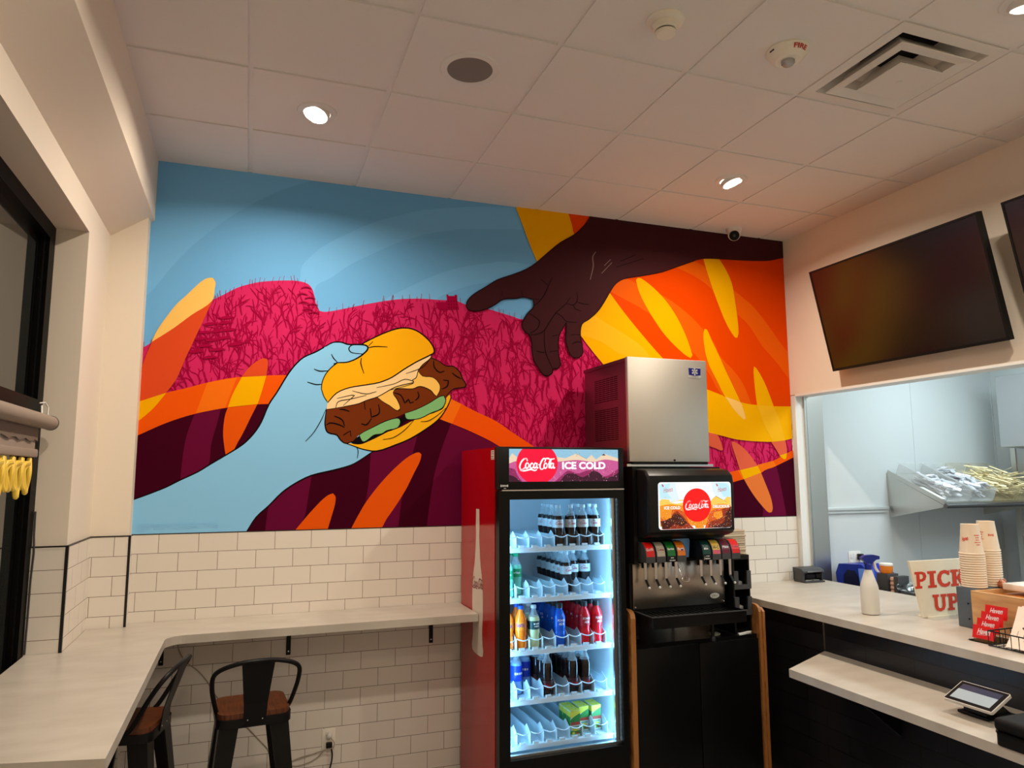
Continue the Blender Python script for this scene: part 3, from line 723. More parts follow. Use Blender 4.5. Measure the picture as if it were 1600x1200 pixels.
# dome camera by the back wall
t = thing('security_camera', 'small white dome security camera on the ceiling by the mural', 'camera', (3.835, -0.125, H))
link('base', MB().lathe([(.056, 0), (.056, -.012), (.050, -.032), (.046, -.040)], n=36, capb=False), 'white_plastic', t, local=True)
Mc = Matrix.Translation((0, 0, -.052)) @ Matrix.Rotation(-.62, 4, 'Z') @ Matrix.Rotation(math.radians(114), 4, 'X')
link('ball', MB().ball((0, 0, -.050), .045), 'white_plastic', t, local=True, smooth=60)
link('eyeball_face', MB().lathe([(.036, .030), (.036, .042), (.030, .0455), (.001, .046)], n=32, M=Mc), 'black_gloss', t, local=True)
link('lens', MB().lathe([(.010, .046), (.010, .048), (.001, .0485)], n=16, M=Mc), 'dark_grey', t, local=True)
# ================================================================== SCREENS ON THE RIGHT WALL
def tv(y0, label):
    W_, Hh, dep = 1.225, .70, .045
    zb, xb, zt, xt = 2.545, XW-.09, 3.228, XW-.25
    t = thing('wall_screen', label, 'tv', (XW, y0, zb), 'dark menu screens on the wall above the counter')
    ez = Vector((xt-xb, 0, zt-zb)).normalized(); ey = Vector((0, -1, 0)); en = ey.cross(ez)
    if en.x > 0: en = -en
    O = Vector((xb, y0, zb))
    P = lambda a, b, c: O + ey*a + ez*b + en*c
    def slab(a0, a1, b0, b1, c0, c1):
        return MB().prism([P(a0, b0, c0), P(a1, b0, c0), P(a1, b1, c0), P(a0, b1, c0)], en*(c1-c0))
    link('casing', slab(0, W_, 0, Hh, -.035, 0), 'black_plastic', t, smooth=0)
    f = MB()
    for a0, a1, b0, b1 in ((0, W_, 0, .018), (0, W_, Hh-.012, Hh), (0, .012, .018, Hh-.012), (W_-.012, W_, .018, Hh-.012)):
        f.prism([P(a0, b0, 0), P(a1, b0, 0), P(a1, b1, 0), P(a0, b1, 0)], en*.006)
    link('bezel', f, 'black_plastic', t, smooth=0)
    link('screen', slab(.012, W_-.012, .018, Hh-.012, .0004, .003), 'tv_glass', t, smooth=0)
    b = MB(); b.box(XW-.03, XW, y0-.80, y0-.42, 2.72, 3.05)
    b.box(XW-.12, XW-.03, y0-.75, y0-.71, 2.74, 2.86); b.box(XW-.12, XW-.03, y0-.51, y0-.47, 2.74, 2.86)
    link('wall_bracket', b, 'black_metal', t, smooth=0)
    return t
mat('tv_glass', (.006, .005, .006), .22, spec=.9)
tv(-.54, 'large dark wall screen tilted down above the counter opening, the whole one')
tv(-1.895, 'dark wall screen cut off by the right picture edge')
# ================================================================== WINDOW DRESSING
t = thing('roller_shade', 'taupe roller shade on a thick tube across the dark window', 'shade', (-.272, -1.7, 2.085))
link('tube', MB().lathe([(.031, -2.6), (.031, -.725)], c=(-.272, 0, 2.085), n=28, axis='Y'), 'shade_fabric', t)
link('end_cap', MB().lathe([(.0325, -.728), (.0325, -.718), (.028, -.716)], c=(-.272, 0, 2.085), n=28, axis='Y'), 'dark_grey', t)
f = MB()
pts = [(-.285, -2.6, 2.07)]
n = 40
low = [(-.285, -.86-1.74*i/n, 2.0+.006*math.sin(i*1.9)) for i in range(n+1)]
f.prism([(-.285, -.86, 2.075)]+[(-.285, -2.6, 2.075)]+low[::-1], (.003, 0, 0))
link('valance', f, mat('shade_dark', srgb(112, 96, 84), .9), t, smooth=0)
link('cloth', MB().box(-.292, -.2895, -2.6, -.865, 1.962, 2.07), 'shade_fabric', t, smooth=0)
link('hem_bar', MB().box(-.300, -.278, -2.6, -.855, 1.932, 1.966, bev=.006), 'shade_fabric', t)
c = MB(); c.tube([(-.30, -.80, 2.165), (-.285, -.775, 2.17), (-.275, -.765, 2.15), (-.272, -.775, 2.115)], .003); c.tube([(-.305, -.735, 2.10), (-.315, -.69, 2.13), (-.325, -.655, 2.165), (-.325, -.65, 2.12)], .004)
link('cord', c, 'white_plastic', t)
cur = MB(); cur.tube([(-.328, -.612, 1.70), (-.326, -.615, 1.60), (-.322, -.612, 1.52), (-.326, -.614, 1.40), (-.327, -.611, 1.25), (-.328, -.613, 1.09)], .004)
tag(link('window_cable', cur, 'dark_grey'), 'thin grey cable running down the window jamb to the counter', 'cable')
mat('yellow_tube', srgb(226, 190, 70), .45, emit=srgb(226, 180, 60), es=.12)
t = thing('hanging_sign', 'yellow looping tube sign hanging under the window shade', 'sign', (-.29, -1.1, 1.92))
y = MB(); g = random.Random(5)
for k in range(4):
    y0 = -.93-.115*k; zt = 1.925
    y.tube([Vector(p) for p in smooth3([(-.29, y0, zt), (-.28, y0-.03, zt-.06), (-.29, y0-.02, zt-.12), (-.285, y0-.055, zt-.10-.05*g.random()), (-.29, y0-.07, zt-.05), (-.28, y0-.045, zt-.02), (-.285, y0-.085-.03*g.random(), zt-.03), (-.29, y0-.10, zt-.05-.05*g.random()), (-.285, y0-.075, zt-.115), (-.29, y0-.105, zt)])], .0095, n=8)
link('letters', y, 'yellow_tube', t)
link('feed_tube', MB().tube(smooth3([(-.29, -1.31, 1.92), (-.285, -1.30, 1.83), (-.29, -1.315, 1.74), (-.29, -1.33, 1.66)]), .008), 'yellow_tube', t)
# ================================================================== L-SHAPED WINDOW COUNTER
ZC = 1.085
t = thing('window_counter', 'grey stone-look L-shaped counter along the window and mural wall', 'counter', (0.2, -.4, ZC))
arc = [(0.21+.085*(1-math.cos(a)), -.415-.085*(1-math.sin(a))) for a in [i*PI/2/8 for i in range(9)]]
out = [(-.19, -.105), (-.025, -.105), (-.008, -.012), (1.785, -.012), (1.785, -.415)] + arc[::-1] + [(0.212, -2.03), (-.33, -1.905), (-.33, -.612), (-.19, -.612)]
m = MB(); m.prism([(x, y_, ZC-.04) for x, y_ in out], (0, 0, .04))
top = link('counter_top', m, 'stone_top', t, smooth=0)
for x in (.155, .80, 1.615):
    m = MB(); m.box(x-.012, x+.012, -.014, -.009, ZC-.225, ZC-.041); m.box(x-.012, x+.012, -.30, -.009, ZC-.046, ZC-.041)
    m.prism([(x-.010, -.012, ZC-.12), (x-.010, -.012, ZC-.045), (x-.010, -.13, ZC-.045)], (.020, 0, 0))
    b = link('bracket', m, 'black_metal', t, smooth=0)
    link('screw', MB().lathe([(.004, -.0165), (.0035, -.014)], c=(x, 0, ZC-.205), n=10, axis='Y'), 'chrome', b)
for y_ in (-.95, -1.75):
    m = MB(); m.box(-.19, -.15, y_-.012, y_+.012, ZC-.185, ZC-.041); m.box(-.19, .12, y_-.012, y_+.012, ZC-.046, ZC-.041)
    link('bracket', m, 'black_metal', t, smooth=0)
# ================================================================== STOOLS
def make_stool(label):
    """origin on the floor under the seat, back towards -y"""
    t = thing('bar_stool', label, 'stool', (0, 0, 0), 'black metal bar stools with wooden seats')
    SH = .762
    s = MB(); s.box(-.158, .158, -.155, .155, SH-.006, SH+.016, bev=.052, seg=6, only='z')
    link('seat', s, 'walnut', t, local=True)
    p = MB(); p.box(-.165, .165, -.162, .162, SH-.045, SH-.006, bev=.055, seg=6, only='z')
    link('seat_pan', p, 'black_metal', t, local=True)
    for sx in (-1, 1):
        for sy in (-1, 1):
            L = MB(); a = Vector((sx*.128, sy*.125, SH-.03)); b = Vector((sx*.205, sy*.205, 0.0))
            def ring(c, w, d):
                return [(c.x+sx*w*.4, c.y-sy*d, c.z), (c.x+sx*w*.4, c.y+sy*w*.4, c.z), (c.x-sx*d, c.y+sy*w*.4, c.z), (c.x-sx*d, c.y+sy*w*.2, c.z), (c.x+sx*w*.1, c.y+sy*w*.1, c.z), (c.x+sx*w*.1, c.y-sy*d, c.z)]
            ra, rb = ring(a, .055, .062), ring(b, .045, .030)
            va = [L.bm.verts.new(q) for q in ra]; vb = [L.bm.verts.new(q) for q in rb]
            for i in range(6): L.bm.faces.new((va[i], va[(i+1) % 6], vb[(i+1) % 6], vb[i]))
            L.bm.faces.new(va); L.bm.faces.new(vb[::-1]); bmesh.ops.recalc_face_normals(L.bm, faces=L.bm.faces[:])
            link('leg', L, 'black_metal', t, local=True, smooth=0)
    for k in range(4):
        r = MB(); z, e = .30, .172
        if k < 2: r.box(-e, e, (-e if k else e)-.004, (-e if k else e)+.004, z-.016, z+.016)
        else: r.box((-e if k == 2 else e)-.004, (-e if k == 2 else e)+.004, -e, e, z+.06, z+.092)
        link('footrest', r, 'black_metal', t, local=True, smooth=0)
    h = MB()
    hoop = smooth3([(-.150, -.045, SH-.015), (-.166, -.09, SH+.03), (-.188, -.155, SH+.14), (-.178, -.205, SH+.215), (-.10, -.235, SH+.252), (0, -.245, SH+.262), (.10, -.235, SH+.252), (.178, -.205, SH+.215), (.188, -.155, SH+.14), (.166, -.09, SH+.03), (.150, -.045, SH-.015)])
    h.tube(hoop, .0105, n=10)
    link('back_hoop', h, 'black_metal', t, local=True)
    sl = MB(); A = [(-.048, -.158, SH-.02), (.048, -.158, SH-.02), (.052, -.175, SH+.06), (.066, -.236, SH+.235), (.070, -.243, SH+.262), (-.070, -.243, SH+.262), (-.066, -.236, SH+.235), (-.052, -.175, SH+.06)]
    rows = [(.048, -.166, SH-.03), (.052, -.178, SH+.06), (.062, -.212, SH+.16), (.072, -.246, SH+.26)]
    for (w0, y0, z0), (w1, y1, z1) in zip(rows, rows[1:]):
        sl.prism([(-w0, y0, z0), (w0, y0, z0), (w1, y1, z1), (-w1, y1, z1)], (0, .004, 0))
    b = link('back_slat', sl, 'black_metal', t, local=True, smooth=0)
    for sx in (-1, 1): link('rivet', MB().ball((sx*.032, -.1675, SH-.012), .004, u=8, v=6), 'chrome', b, local=True)
    return t
s1 = make_stool('black metal bar stool with wooden seat facing the mural wall')
s1.location = (.610, -.555, 0); s1.rotation_euler = (0, 0, math.radians(4.5))
dup(s1, (.075, -.60, 0), math.radians(78), 'black metal bar stool half hidden under the window counter, seen from its side')
# ================================================================== WALL OUTLET AND CORDS UNDER THE COUNTER
t = thing('wall_outlet', 'cream wall outlet with two plugs on the tiles under the counter', 'outlet', (1.033, -.008, .385))
link('cover_plate', MB().box(.996, 1.070, -.0135, -.008, .330, .442, bev=.003), 'cream_plastic', t)
for z in (.408, .362): link('socket', MB().box(1.016, 1.050, -.016, -.012, z-.015, z+.015, bev=.004), 'cream_plastic', t)
t = thing('power_cable', 'black plug and cord hanging from the wall outlet to the floor', 'cord', (1.033, -.02, .36))
link('plug', MB().box(1.018, 1.052, -.036, -.0165, .342, .372, bev=.005), 'black_plastic', t)
link('cable', MB().tube(smooth3([(1.045, -.03, .35), (1.052, -.03, .31), (1.05, -.03, .27), (1.035, -.035, .21), (1.02, -.05, .12), (1.03, -.08, .03), (1.10, -.10, .008), (1.4, -.08, .006)]), .0042), 'black_plastic', t)
t = thing('charger_cable', 'white plug and cable looping from the wall outlet along the tiles', 'cord', (1.03, -.02, .40))
link('plug', MB().ball((1.035, -.033, .410), .016, 1.15), 'white_plastic', t)
c = MB(); c.tube(smooth3([(1.040, -.045, .40), (1.060, -.052, .375), (1.05, -.050, .348), (1.005, -.03, .332), (.97, -.014, .322), (.88, -.012, .30), (.80, -.013, .295), (.73, -.013, .345), (.70, -.012, .385), (.66, -.012, .43), (.58, -.012, .52), (.45, -.012, .66), (.42, -.012, .70), (.385, -.012, .76), (.335, -.012, .82), (.275, -.012, .87), (.24, -.0125, .93), (.225, -.0125, 1.0)]), .0028)
c.tube(smooth3([(1.005, -.03, .332), (.98, -.016, .30), (.93, -.014, .275), (.86, -.013, .265), (.82, -.013, .285), (.90, -.013, .31), (.97, -.014, .318)]), .0028)
link('cable', c, mat('cord_beige', srgb(170, 160, 140), .5), t)
# ================================================================== GLASS-DOOR DRINKS FRIDGE
CX0, CX1, CYF, CYB = 1.79, 2.535, -.75, -.05
t = thing('drinks_fridge', 'tall red and black glass-door drinks fridge against the mural wall', 'fridge', (2.16, -.4, 0))
m = MB()
m.box(CX0, CX0+.035, -.685, CYB, .07, 2.0, mi=0); m.box(CX1-.035, CX1, -.685, CYB, .07, 2.0)
m.box(CX0+.035, CX1-.035, -.09, CYB, .07, 2.0); m.box(CX0+.035, CX1-.035, -.685, -.09, 1.985, 2.0)
m.box(CX0+.035, CX1-.035, -.685, -.09, .07, .30, mi=1); m.box(CX0+.04, CX1-.04, -.64, CYB-.01, 0, .07, mi=1)
body = link('body', m, ['red_gloss', 'black_plastic'], t, smooth=0)
mat('fridge_liner', (.80, .86, .90), .4)
m = MB(); m.box(1.825, 1.833, -.685, -.10, .30, 1.77); m.box(2.492, 2.50, -.685, -.10, .30, 1.77); m.box(1.833, 2.492, -.11, -.10, .30, 1.77); m.box(1.833, 2.492, -.685, -.10, .30, .315); m.box(1.833, 2.492, -.685, -.10, 1.755, 1.77)
link('liner', m, 'fridge_liner', t, smooth=0)
m = MB(); m.box(CX0, CX1, CYF, -.685, 1.775, 2.002, bev=.006); m.box(CX0+.03, CX1-.03, -.685, -.6, 1.77, 1.985)
hb = link('header_box', m, 'black_plastic', t)
# backlit header picture
mat('sg_red', (.0, .0, .0), .4, emit=srgb(228, 0, 52), es=1.25); mat('sg_white', (0, 0, 0), .4, emit=(1, 1, 1), es=1.5)
mat('sg_sky', (0, 0, 0), .4, emit=srgb(150, 200, 225), es=1.0); mat('sg_cream', (0, 0, 0), .4, emit=srgb(240, 215, 185), es=1.0)
mat('sg_pink', (0, 0, 0), .4, emit=srgb(206, 90, 150), es=1.0); mat('sg_dark', (0, 0, 0), .4, emit=srgb(60, 12, 40), es=1.0); mat('sg_mid', (0, 0, 0), .4, emit=srgb(150, 40, 95), es=1.0); mat('sg_pale', (0, 0, 0), .4, emit=srgb(235, 160, 185), es=1.0)
SX0, SX1, SZ0, SZ1 = 1.850, 2.500, 1.816, 1.990
cl = (SX0, SX1, SZ0, SZ1)
F = Flat(lambda u, v, d: (u, CYF-.0006-d, v), .00008)
F.rect('sg_sky', *cl)
g = random.Random(11)
def uv(px, py): return (SX0+(px-495)/(1415-495)*(SX1-SX0), SZ1-(py-115)/(385-115)*(SZ1-SZ0))
F.poly('sg_cream', [uv(*p) for p in [(495, 190), (520, 150), (560, 185), (700, 175), (880, 180), (960, 190), (1050, 150), (1140, 195), (1180, 160), (1220, 200), (1290, 150), (1415, 190), (1415, 385), (495, 385)]], smooth=False)
F.poly('sg_pink', [uv(*p) for p in [(495, 235), (560, 215), (880, 220), (940, 215), (1060, 205), (1200, 220), (1300, 200), (1415, 215), (1415, 385), (495, 385)]])
F.poly('sg_mid', [uv(*p) for p in [(495, 270), (540, 285), (560, 330), (600, 385), (495, 385)]])
F.poly('sg_mid', [uv(*p) for p in [(870, 385), (930, 330), (980, 295), (1060, 320), (1120, 300), (1200, 290), (1290, 345), (1415, 280), (1415, 385)]])
F.poly('sg_dark', [uv(*p) for p in [(910, 385), (960, 325), (1030, 320), (1100, 350), (1160, 320), (1190, 290), (1240, 310), (1300, 355), (1380, 335), (1415, 310), (1415, 385)]])
F.poly('sg_dark', [uv(*p) for p in [(495, 330), (530, 340), (590, 385), (495, 385)]])
F.poly('sg_cream', [uv(*p) for p in [(1050, 150), (1140, 196), (1120, 205), (1000, 205)]], smooth=False); F.stroke('sg_dark', [uv(1045, 150), uv(1142, 197)], .0018, smooth=False); F.poly('sg_dark', [uv(*p) for p in [(1270, 165), (1290, 150), (1305, 165)]], smooth=False)
for i in range(260):
    x, y_ = g.uniform(500, 1410), g.uniform(215, 382)
    F.step = .0000004
    u, v = uv(x, y_); r = g.uniform(.0008, .0024); F.rect(g.choice(['sg_pale', 'sg_dark', 'sg_mid', 'sg_pale']), u-r, u+r, v-r, v+r)
for i in range(40):
    u, v = uv(g.uniform(900, 1400), g.uniform(122, 175)); F.rect('sg_dark', u-.001, u+.001, v-.001, v+.001)
F.step = .00008
ctr = uv(722, 235); rr = (SX1-SX0)*170/920; rz = rr*.92
F.poly('sg_red', [(ctr[0]+rr*math.cos(a), ctr[1]+rz*math.sin(a)) for a in [2*PI*i/48 for i in range(48)]], smooth=False, clip=cl)
cola_script(F, 'sg_white', ctr[0], ctr[1]-.006, .212, w=.42)
u0, v0 = uv(1115, 252); F.text('sg_white', 'ICE COLD', u0, v0, .040, wid=.262, bold=.035)
F.out('header_picture', hb)
F = Flat(lambda u, v, d: (u, CYF-.0006-d, v), .0001); mat('print_white', (.75, .75, .75), .5); F.marks('print_white', 1.824, 1.795, .012, .045, 5); F.rect('print_white', 1.82, 1.832, 1.780, 1.783); F.out('maker_badge', hb)
link('chrome_strip', MB().box(CX0+.02, CX1-.002, CYF-.003, CYF, 1.768, 1.774), 'steel', t, smooth=0)
# door
m = MB(); gx0, gx1, gz0, gz1 = 1.853, 2.500, .415, 1.722
m.box(CX0+.003, gx0, CYF, -.69, .25, 1.765); m.box(gx1, CX1-.003, CYF, -.69, .25, 1.765); m.box(gx0, gx1, CYF, -.69, gz1, 1.765); m.box(gx0, gx1, CYF, -.69, .25, gz0)
door = link('door', m, 'black_gloss', t, smooth=0)
mat('door_glass', (.95, .98, 1.0), .02, trans=1.0, ior=1.02, spec=.4)
link('glass', MB().box(gx0, gx1, -.738, -.734, gz0, gz1), 'door_glass', door, smooth=0)
m = MB(); m.box(gx1-.030, gx1-.012, -.715, -.70, gz0, gz1); m.box(gx0, gx1, -.720, -.700, gz0, gz0+.012)
link('glass_edge', m, 'steel', door, smooth=0)
m = MB(); m.box(CX0+.02, CX0+.045, CYF-.03, CYF-.018, .85, 1.45, bev=.006); m.box(CX0+.025, CX0+.04, CYF-.02, CYF, .87, .90); m.box(CX0+.025, CX0+.04, CYF-.02, CYF, 1.40, 1.43)
m = MB(); m.box(CX0+.03, CX1-.03, -.70, -.66, .075, .245, bev=.005)
for k in range(7): m.box(CX0+.08, CX1-.08, -.703, -.70, .10+.018*k, .108+.018*k)
link('grille', m, 'black_plastic', t)
for x in (1.838, 2.478): 
    m = MB()
    for k in range(52): m.box(x, x+.010, -.698, -.692, .345+.0266*k, .358+.0266*k)
    link('led_strip', m, 'led_white', t, smooth=0)
    m = MB(); m.box(x-.004, x+.014, -.6915, -.688, .33, 1.75); link('led_channel', m, 'fridge_liner', t, smooth=0)
for x, dx in ((1.850, .9), (2.474, -.9)):
    fl = area('fridge_light', (x, -.684, 1.04), (0, 0, 0), .02, 1.35, 5.6, (.27, .64, 1.0), t); fl.location = Vector((x, -.684, 1.04))-t.location
    fl.rotation_euler = (Vector((dx, .55, 0))).to_track_quat('-Z', 'Y').to_euler()
# bottle picture, sticker on the red side
mat('decal_white', srgb(222, 205, 190), .3); mat('decal_red', srgb(120, 8, 10), .3)
F = Flat(lambda u, v, d: (CX0-.0005-d, u, v), .0001)
# u = y (towards the wall is +)
cy = -.385
prof = [(.030, 1.66), (.032, 1.60), (.034, 1.57), (.032, 1.50), (.055, 1.36), (.085, 1.28), (.098, 1.20), (.100, 1.10), (.085, 1.0), (.094, .93), (.105, .90), (.098, .872), (.06, .862)]
F.poly('decal_white', [(cy-x, z) for x, z in prof]+[(cy+x, z) for x, z in prof[::-1]])
F2 = Flat(lambda u, v, d: (CX0-.0012-d, cy-u, v), .0001); cola_script(F2, 'decal_red', 0, 1.245, .20, w=.42)
de = F.out('bottle_decal', body); F2.out('decal_lettering', de)
F = Flat(lambda u, v, d: (CX0-.0005-d, -u, v), .0001); mat('print_black', (.01, .01, .01), .5)
F.rect('decal_white', .628, .682, 1.935, 1.985)
for k, v in enumerate((1.977, 1.966, 1.952, 1.941)): F.marks('print_black', .655, v, .006, .044, 4)
F.out('sticker', body)
# shelves with lanes
SHZ = [1.462, 1.198, .928, .677, .453]; LX = [1.886+.0753*k for k in range(8)]
mat('shelf_white', (.74, .86, .92), .35)
for z in SHZ:
    m = MB(); m.box(1.838, 2.488, -.665, -.125, z-.008, z); m.box(1.838, 2.478, -.668, -.655, z-.026, z-.0005, bev=.003)
    mi = m; mi.mi = 1
    for k in range(8):
        for j in range(3): m.poly([(LX[k]-.022+.013*j, -.6535, z+.0004), (LX[k]-.015+.013*j, -.6535, z+.0004), (LX[k]-.018+.013*j, -.61, z+.0004)], mi=1)
    sh = link('shelf', m, ['shelf_white', 'dark_grey'], t, smooth=0)
    for k in range(9):
        x = LX[0]-.03765+.0753*k
        if x < 1.84: continue
        d = MB(); d.prism([(x-.0011, -.655, z), (x-.0011, -.655, z+.052), (x-.0011, -.60, z+.085), (x-.0011, -.57, z+.062), (x-.0011, -.13, z+.062), (x-.0011, -.13, z)], (.0022, 0, 0))
        link('divider', d, 'shelf_white', sh, smooth=0)
    rl = MB()
    for k in range(8):
        rl.tube([(LX[k]-.0376+.0753*i/8, -.655-.013*math.sin(PI*i/8), z+.060-.010*math.sin(PI*i/8)) for i in range(9)], .0028, n=6)
    for k in range(8): rl.box(LX[k]-.026, LX[k]+.004, -.668, -.655, z, z+.012)
    link('front_rail', rl, 'shelf_white', sh)
# ------------------------------------------------------------------ bottles
mat('cap_white', (.75, .76, .76), .4); mat('cap_clear', (.55, .62, .66), .25); mat('cap_green', srgb(20, 165, 110), .4); mat('cap_blue', srgb(20, 80, 190), .4); mat('cap_black', (.01, .01, .01), .4)
mat('clear_pet', (.60, .70, .76), .10, spec=.8, alpha=.32)
mat('cola', (.016, .007, .006), .10, spec=.6); mat('sprite_green', srgb(120, 205, 175), .12, spec=.6); mat('fanta', srgb(245, 120, 25), .12, spec=.6); mat('lemonade', srgb(205, 215, 165), .12, spec=.6)
mat('blue_drink', srgb(5, 90, 205), .12, spec=.6); mat('red_drink', srgb(215, 20, 35), .12, spec=.6); mat('water', srgb(120, 160, 210), .12, spec=.6)
mat('label_silver', srgb(205, 210, 212), .4); mat('label_green', srgb(10, 150, 95), .4); mat('label_orange', srgb(240, 130, 30), .4); mat('label_dark', srgb(30, 70, 70), .4); mat('label_blue', srgb(20, 60, 190), .4); mat('label_red', srgb(190, 15, 35), .4); mat('label_cola', srgb(60, 12, 14), .4)
CONT = [(.026, 0), (.0325, .006), (.0335, .03), (.029, .062), (.0325, .090), (.0335, .10)]
def bottle(kind, liquid, cap, label, words, wc, h=.222, lab=(.098, .142), shape='contour'):
    t = thing(kind, '', 'bottle', (0, 0, 0))
    if shape == 'contour':
        lo = [(.022, 0), (.0305, .004), (.0325, .020), (.0300, .048), (.0290, .062), (.0325, .090), (.0335, .100), (.0335, .140), (.0325, .150), (.0285, .1625)]
        up = [(.0285, .1625), (.0165, .186), (.0125, .196), (.0125, .206)]
    else:
        lo = [(.024, 0), (.0315, .004), (.0325, .02), (.0305, .03), (.0325, .04), (.0325, .07), (.0300, .078), (.0325, .088), (.0340, .11), (.0340, .15), (.031, .160)]
        up = [(.031, .160), (.0225, .182), (.0165, .188), (.0165, .198)]
    k = h/.222
    link('body', MB().lathe([(r, z*k) for r, z in lo], n=20), liquid, t, local=True, smooth=50)
    link('neck', MB().lathe([(r, z*k) for r, z in up], n=16, capb=False), liquid if shape != 'contour' or liquid in ('fanta',) else 'clear_pet', t, local=True, smooth=50)
    cr = .0155 if shape == 'contour' else .0195
    link('cap', MB().lathe([(cr, (.205 if shape == 'contour' else .197)*k), (cr, .219*k), (cr-.002, .222*k)], n=16), cap, t, local=True)
    F = MB(); z0, z1 = lab[0]*k, lab[1]*k
    rr = .0338 if shape == 'contour' else .0344
    lb = link('label', F.lathe([(rr, z0), (rr, z1)], n=24, capb=False, capt=False), label, t, local=True, smooth=60)
    if words:
        zc = (z0+z1)/2
        Fl = Flat(lambda u, v, d: ((rr+.0004+d)*math.sin(u/rr), -(rr+.0004+d)*math.cos(u/rr), zc+v), .00005)
        for w_, vo, hh, wd in words: Fl.text(wc, w_, 0, vo, hh, wid=wd, bold=.02) if w_ else Fl.marks(wc, 0, vo, hh, wd, 4)
        Fl.out('lettering', lb, local=True)
    return t
mat('ink_red', srgb(190, 20, 30), .5); mat('ink_white', (.85, .85, .85), .5); mat('ink_blue', srgb(30, 50, 140), .5)
PROTO = {
 'diet': (bottle('soda_bottle', 'cola', 'cap_clear', 'label_silver', [('Diet', .013, .006, .016), ('Coke', 0, .013, .042)], 'ink_red'), 'dark cola bottle with pale silver label'),
 'sprite': (bottle('soda_bottle', 'sprite_green', 'cap_green', 'label_green', [('Sprite', 0, .018, .052)], 'ink_white'), 'clear soda bottle with green label and cap'),
 'fanta': (bottle('soda_bottle', 'fanta', 'cap_blue', 'label_orange', [('FANTA', .004, .018, .048)], 'ink_blue'), 'orange soda bottle with blue cap'),
 'lemon': (bottle('soda_bottle', 'lemonade', 'cap_clear', 'label_dark', [('', .007, .009, .036), ('', -.006, .009, .028)], 'ink_white'), 'pale lemonade bottle with dark label'),
 'blue': (bottle('sports_bottle', 'blue_drink', 'cap_black', 'blue_drink', [('POWER', .012, .013, .046), ('ADE', -.006, .013, .032)], 'ink_white', shape='sport', lab=(.095, .15)), 'bright blue sports drink bottle with black cap'),
 'red': (bottle('sports_bottle', 'red_drink', 'cap_black', 'label_red', [('POWER', .012, .013, .046), ('ADE', -.006, .013, .032)], 'ink_white', shape='sport', lab=(.095, .15)), 'red sports drink bottle with black cap'),
 'water': (bottle('water_bottle', 'water', 'cap_blue', 'label_blue', [('', 0, .014, .05)], 'ink_white', lab=(.07, .15)), 'water bottle with deep blue label'),
 'coke': (bottle('soda_bottle', 'cola', 'cap_white', 'label_cola', [('Coke', 0, .016, .04)], 'ink_red', h=.228, lab=(.03, .075)), 'dark cola bottle with white cap'),
}
def juice():
    t = thing('juice_box', '', 'juice box', (0, 0, 0))
    mat('box_green', srgb(40, 125, 50), .5); mat('box_yellow', srgb(215, 205, 60), .5); mat('box_red', srgb(165, 60, 40), .5); mat('box_white', srgb(205, 215, 200), .5)
    m = MB(); m.box(-.029, .029, -.024, .024, 0, .132, bev=.002)
    b = link('carton', m, 'box_white', t, local=True)
    F = Flat(lambda u, v, d: (u, -.0243-d, v), .0001)
    F.rect('box_yellow', -.0285, .0285, .098, .131); F.poly('box_green', [(-.0285, .085), (-.01, .10), (.0285, .118), (.0285, .07), (-.0285, .07)]); F.rect('box_red', -.0285, .0285, .058, .074); F.rect('box_green', -.0285, .0285, .012, .030); F.ell('box_yellow', (0, .036), .016, .008)
    F.marks('box_green', 0, .049, .008, .044, 6); F.ell('box_yellow', (-.012, .018), .008, .007); F.ell('box_red', (.010, .018), .007, .006)
    F.out('front_print', b, local=True)
    F = Flat(lambda u, v, d: (-.0293-d, -u, v), .0001); F.rect('box_green', -.0235, .0235, .006, .126); F.rect('box_yellow', -.0235, .0235, .10, .126); F.out('side_print', b, local=True)
    F = Flat(lambda u, v, d: (u, v, .1323+d), .0001); F.rect('box_yellow', -.0285, .0285, -.0235, .0235); F.ell('box_green', (.012, 0), .004, .004, 10); F.out('top_print', b, local=True)
    return t
PROTO['juice'] = (juice(), 'small green and yellow juice box')
SN = ['top', 'second', 'middle', 'fourth', 'bottom']; ON = ['frontmost', 'second', 'third', 'fourth', 'fifth', 'sixth', 'seventh', 'eighth']; LN = ['first', 'second', 'third', 'fourth', 'fifth', 'sixth', 'seventh', 'eighth']
PLAN = [
 [(4, 'diet', 0, 4), (5, 'diet', 0, 1), (6, 'diet', 0, 3), (7, 'diet', 0, 2)],
 [(0, 'sprite', 0, 1), (1, 'sprite', 1, 2), (5, 'diet', 1, 6), (6, 'diet', 2, 2), (7, 'diet', 2, 2)],
 [(0, 'fanta', 0, 2), (1, 'fanta', 0, 2), (2, 'lemon', 0, 3), (4, 'blue', 0, 6), (6, 'red', 0, 6), (7, 'red', 0, 6)],
 [(1, 'water', 1, 3), (2, 'water', 2, 3), (3, 'coke', 0, 5), (5, 'coke', 0, 5), (6, 'coke', 0, 4)],
 [(5, 'juice', 0, 3), (6, 'juice', 1, 2), (7, 'juice', 1, 2)]]
used = set()
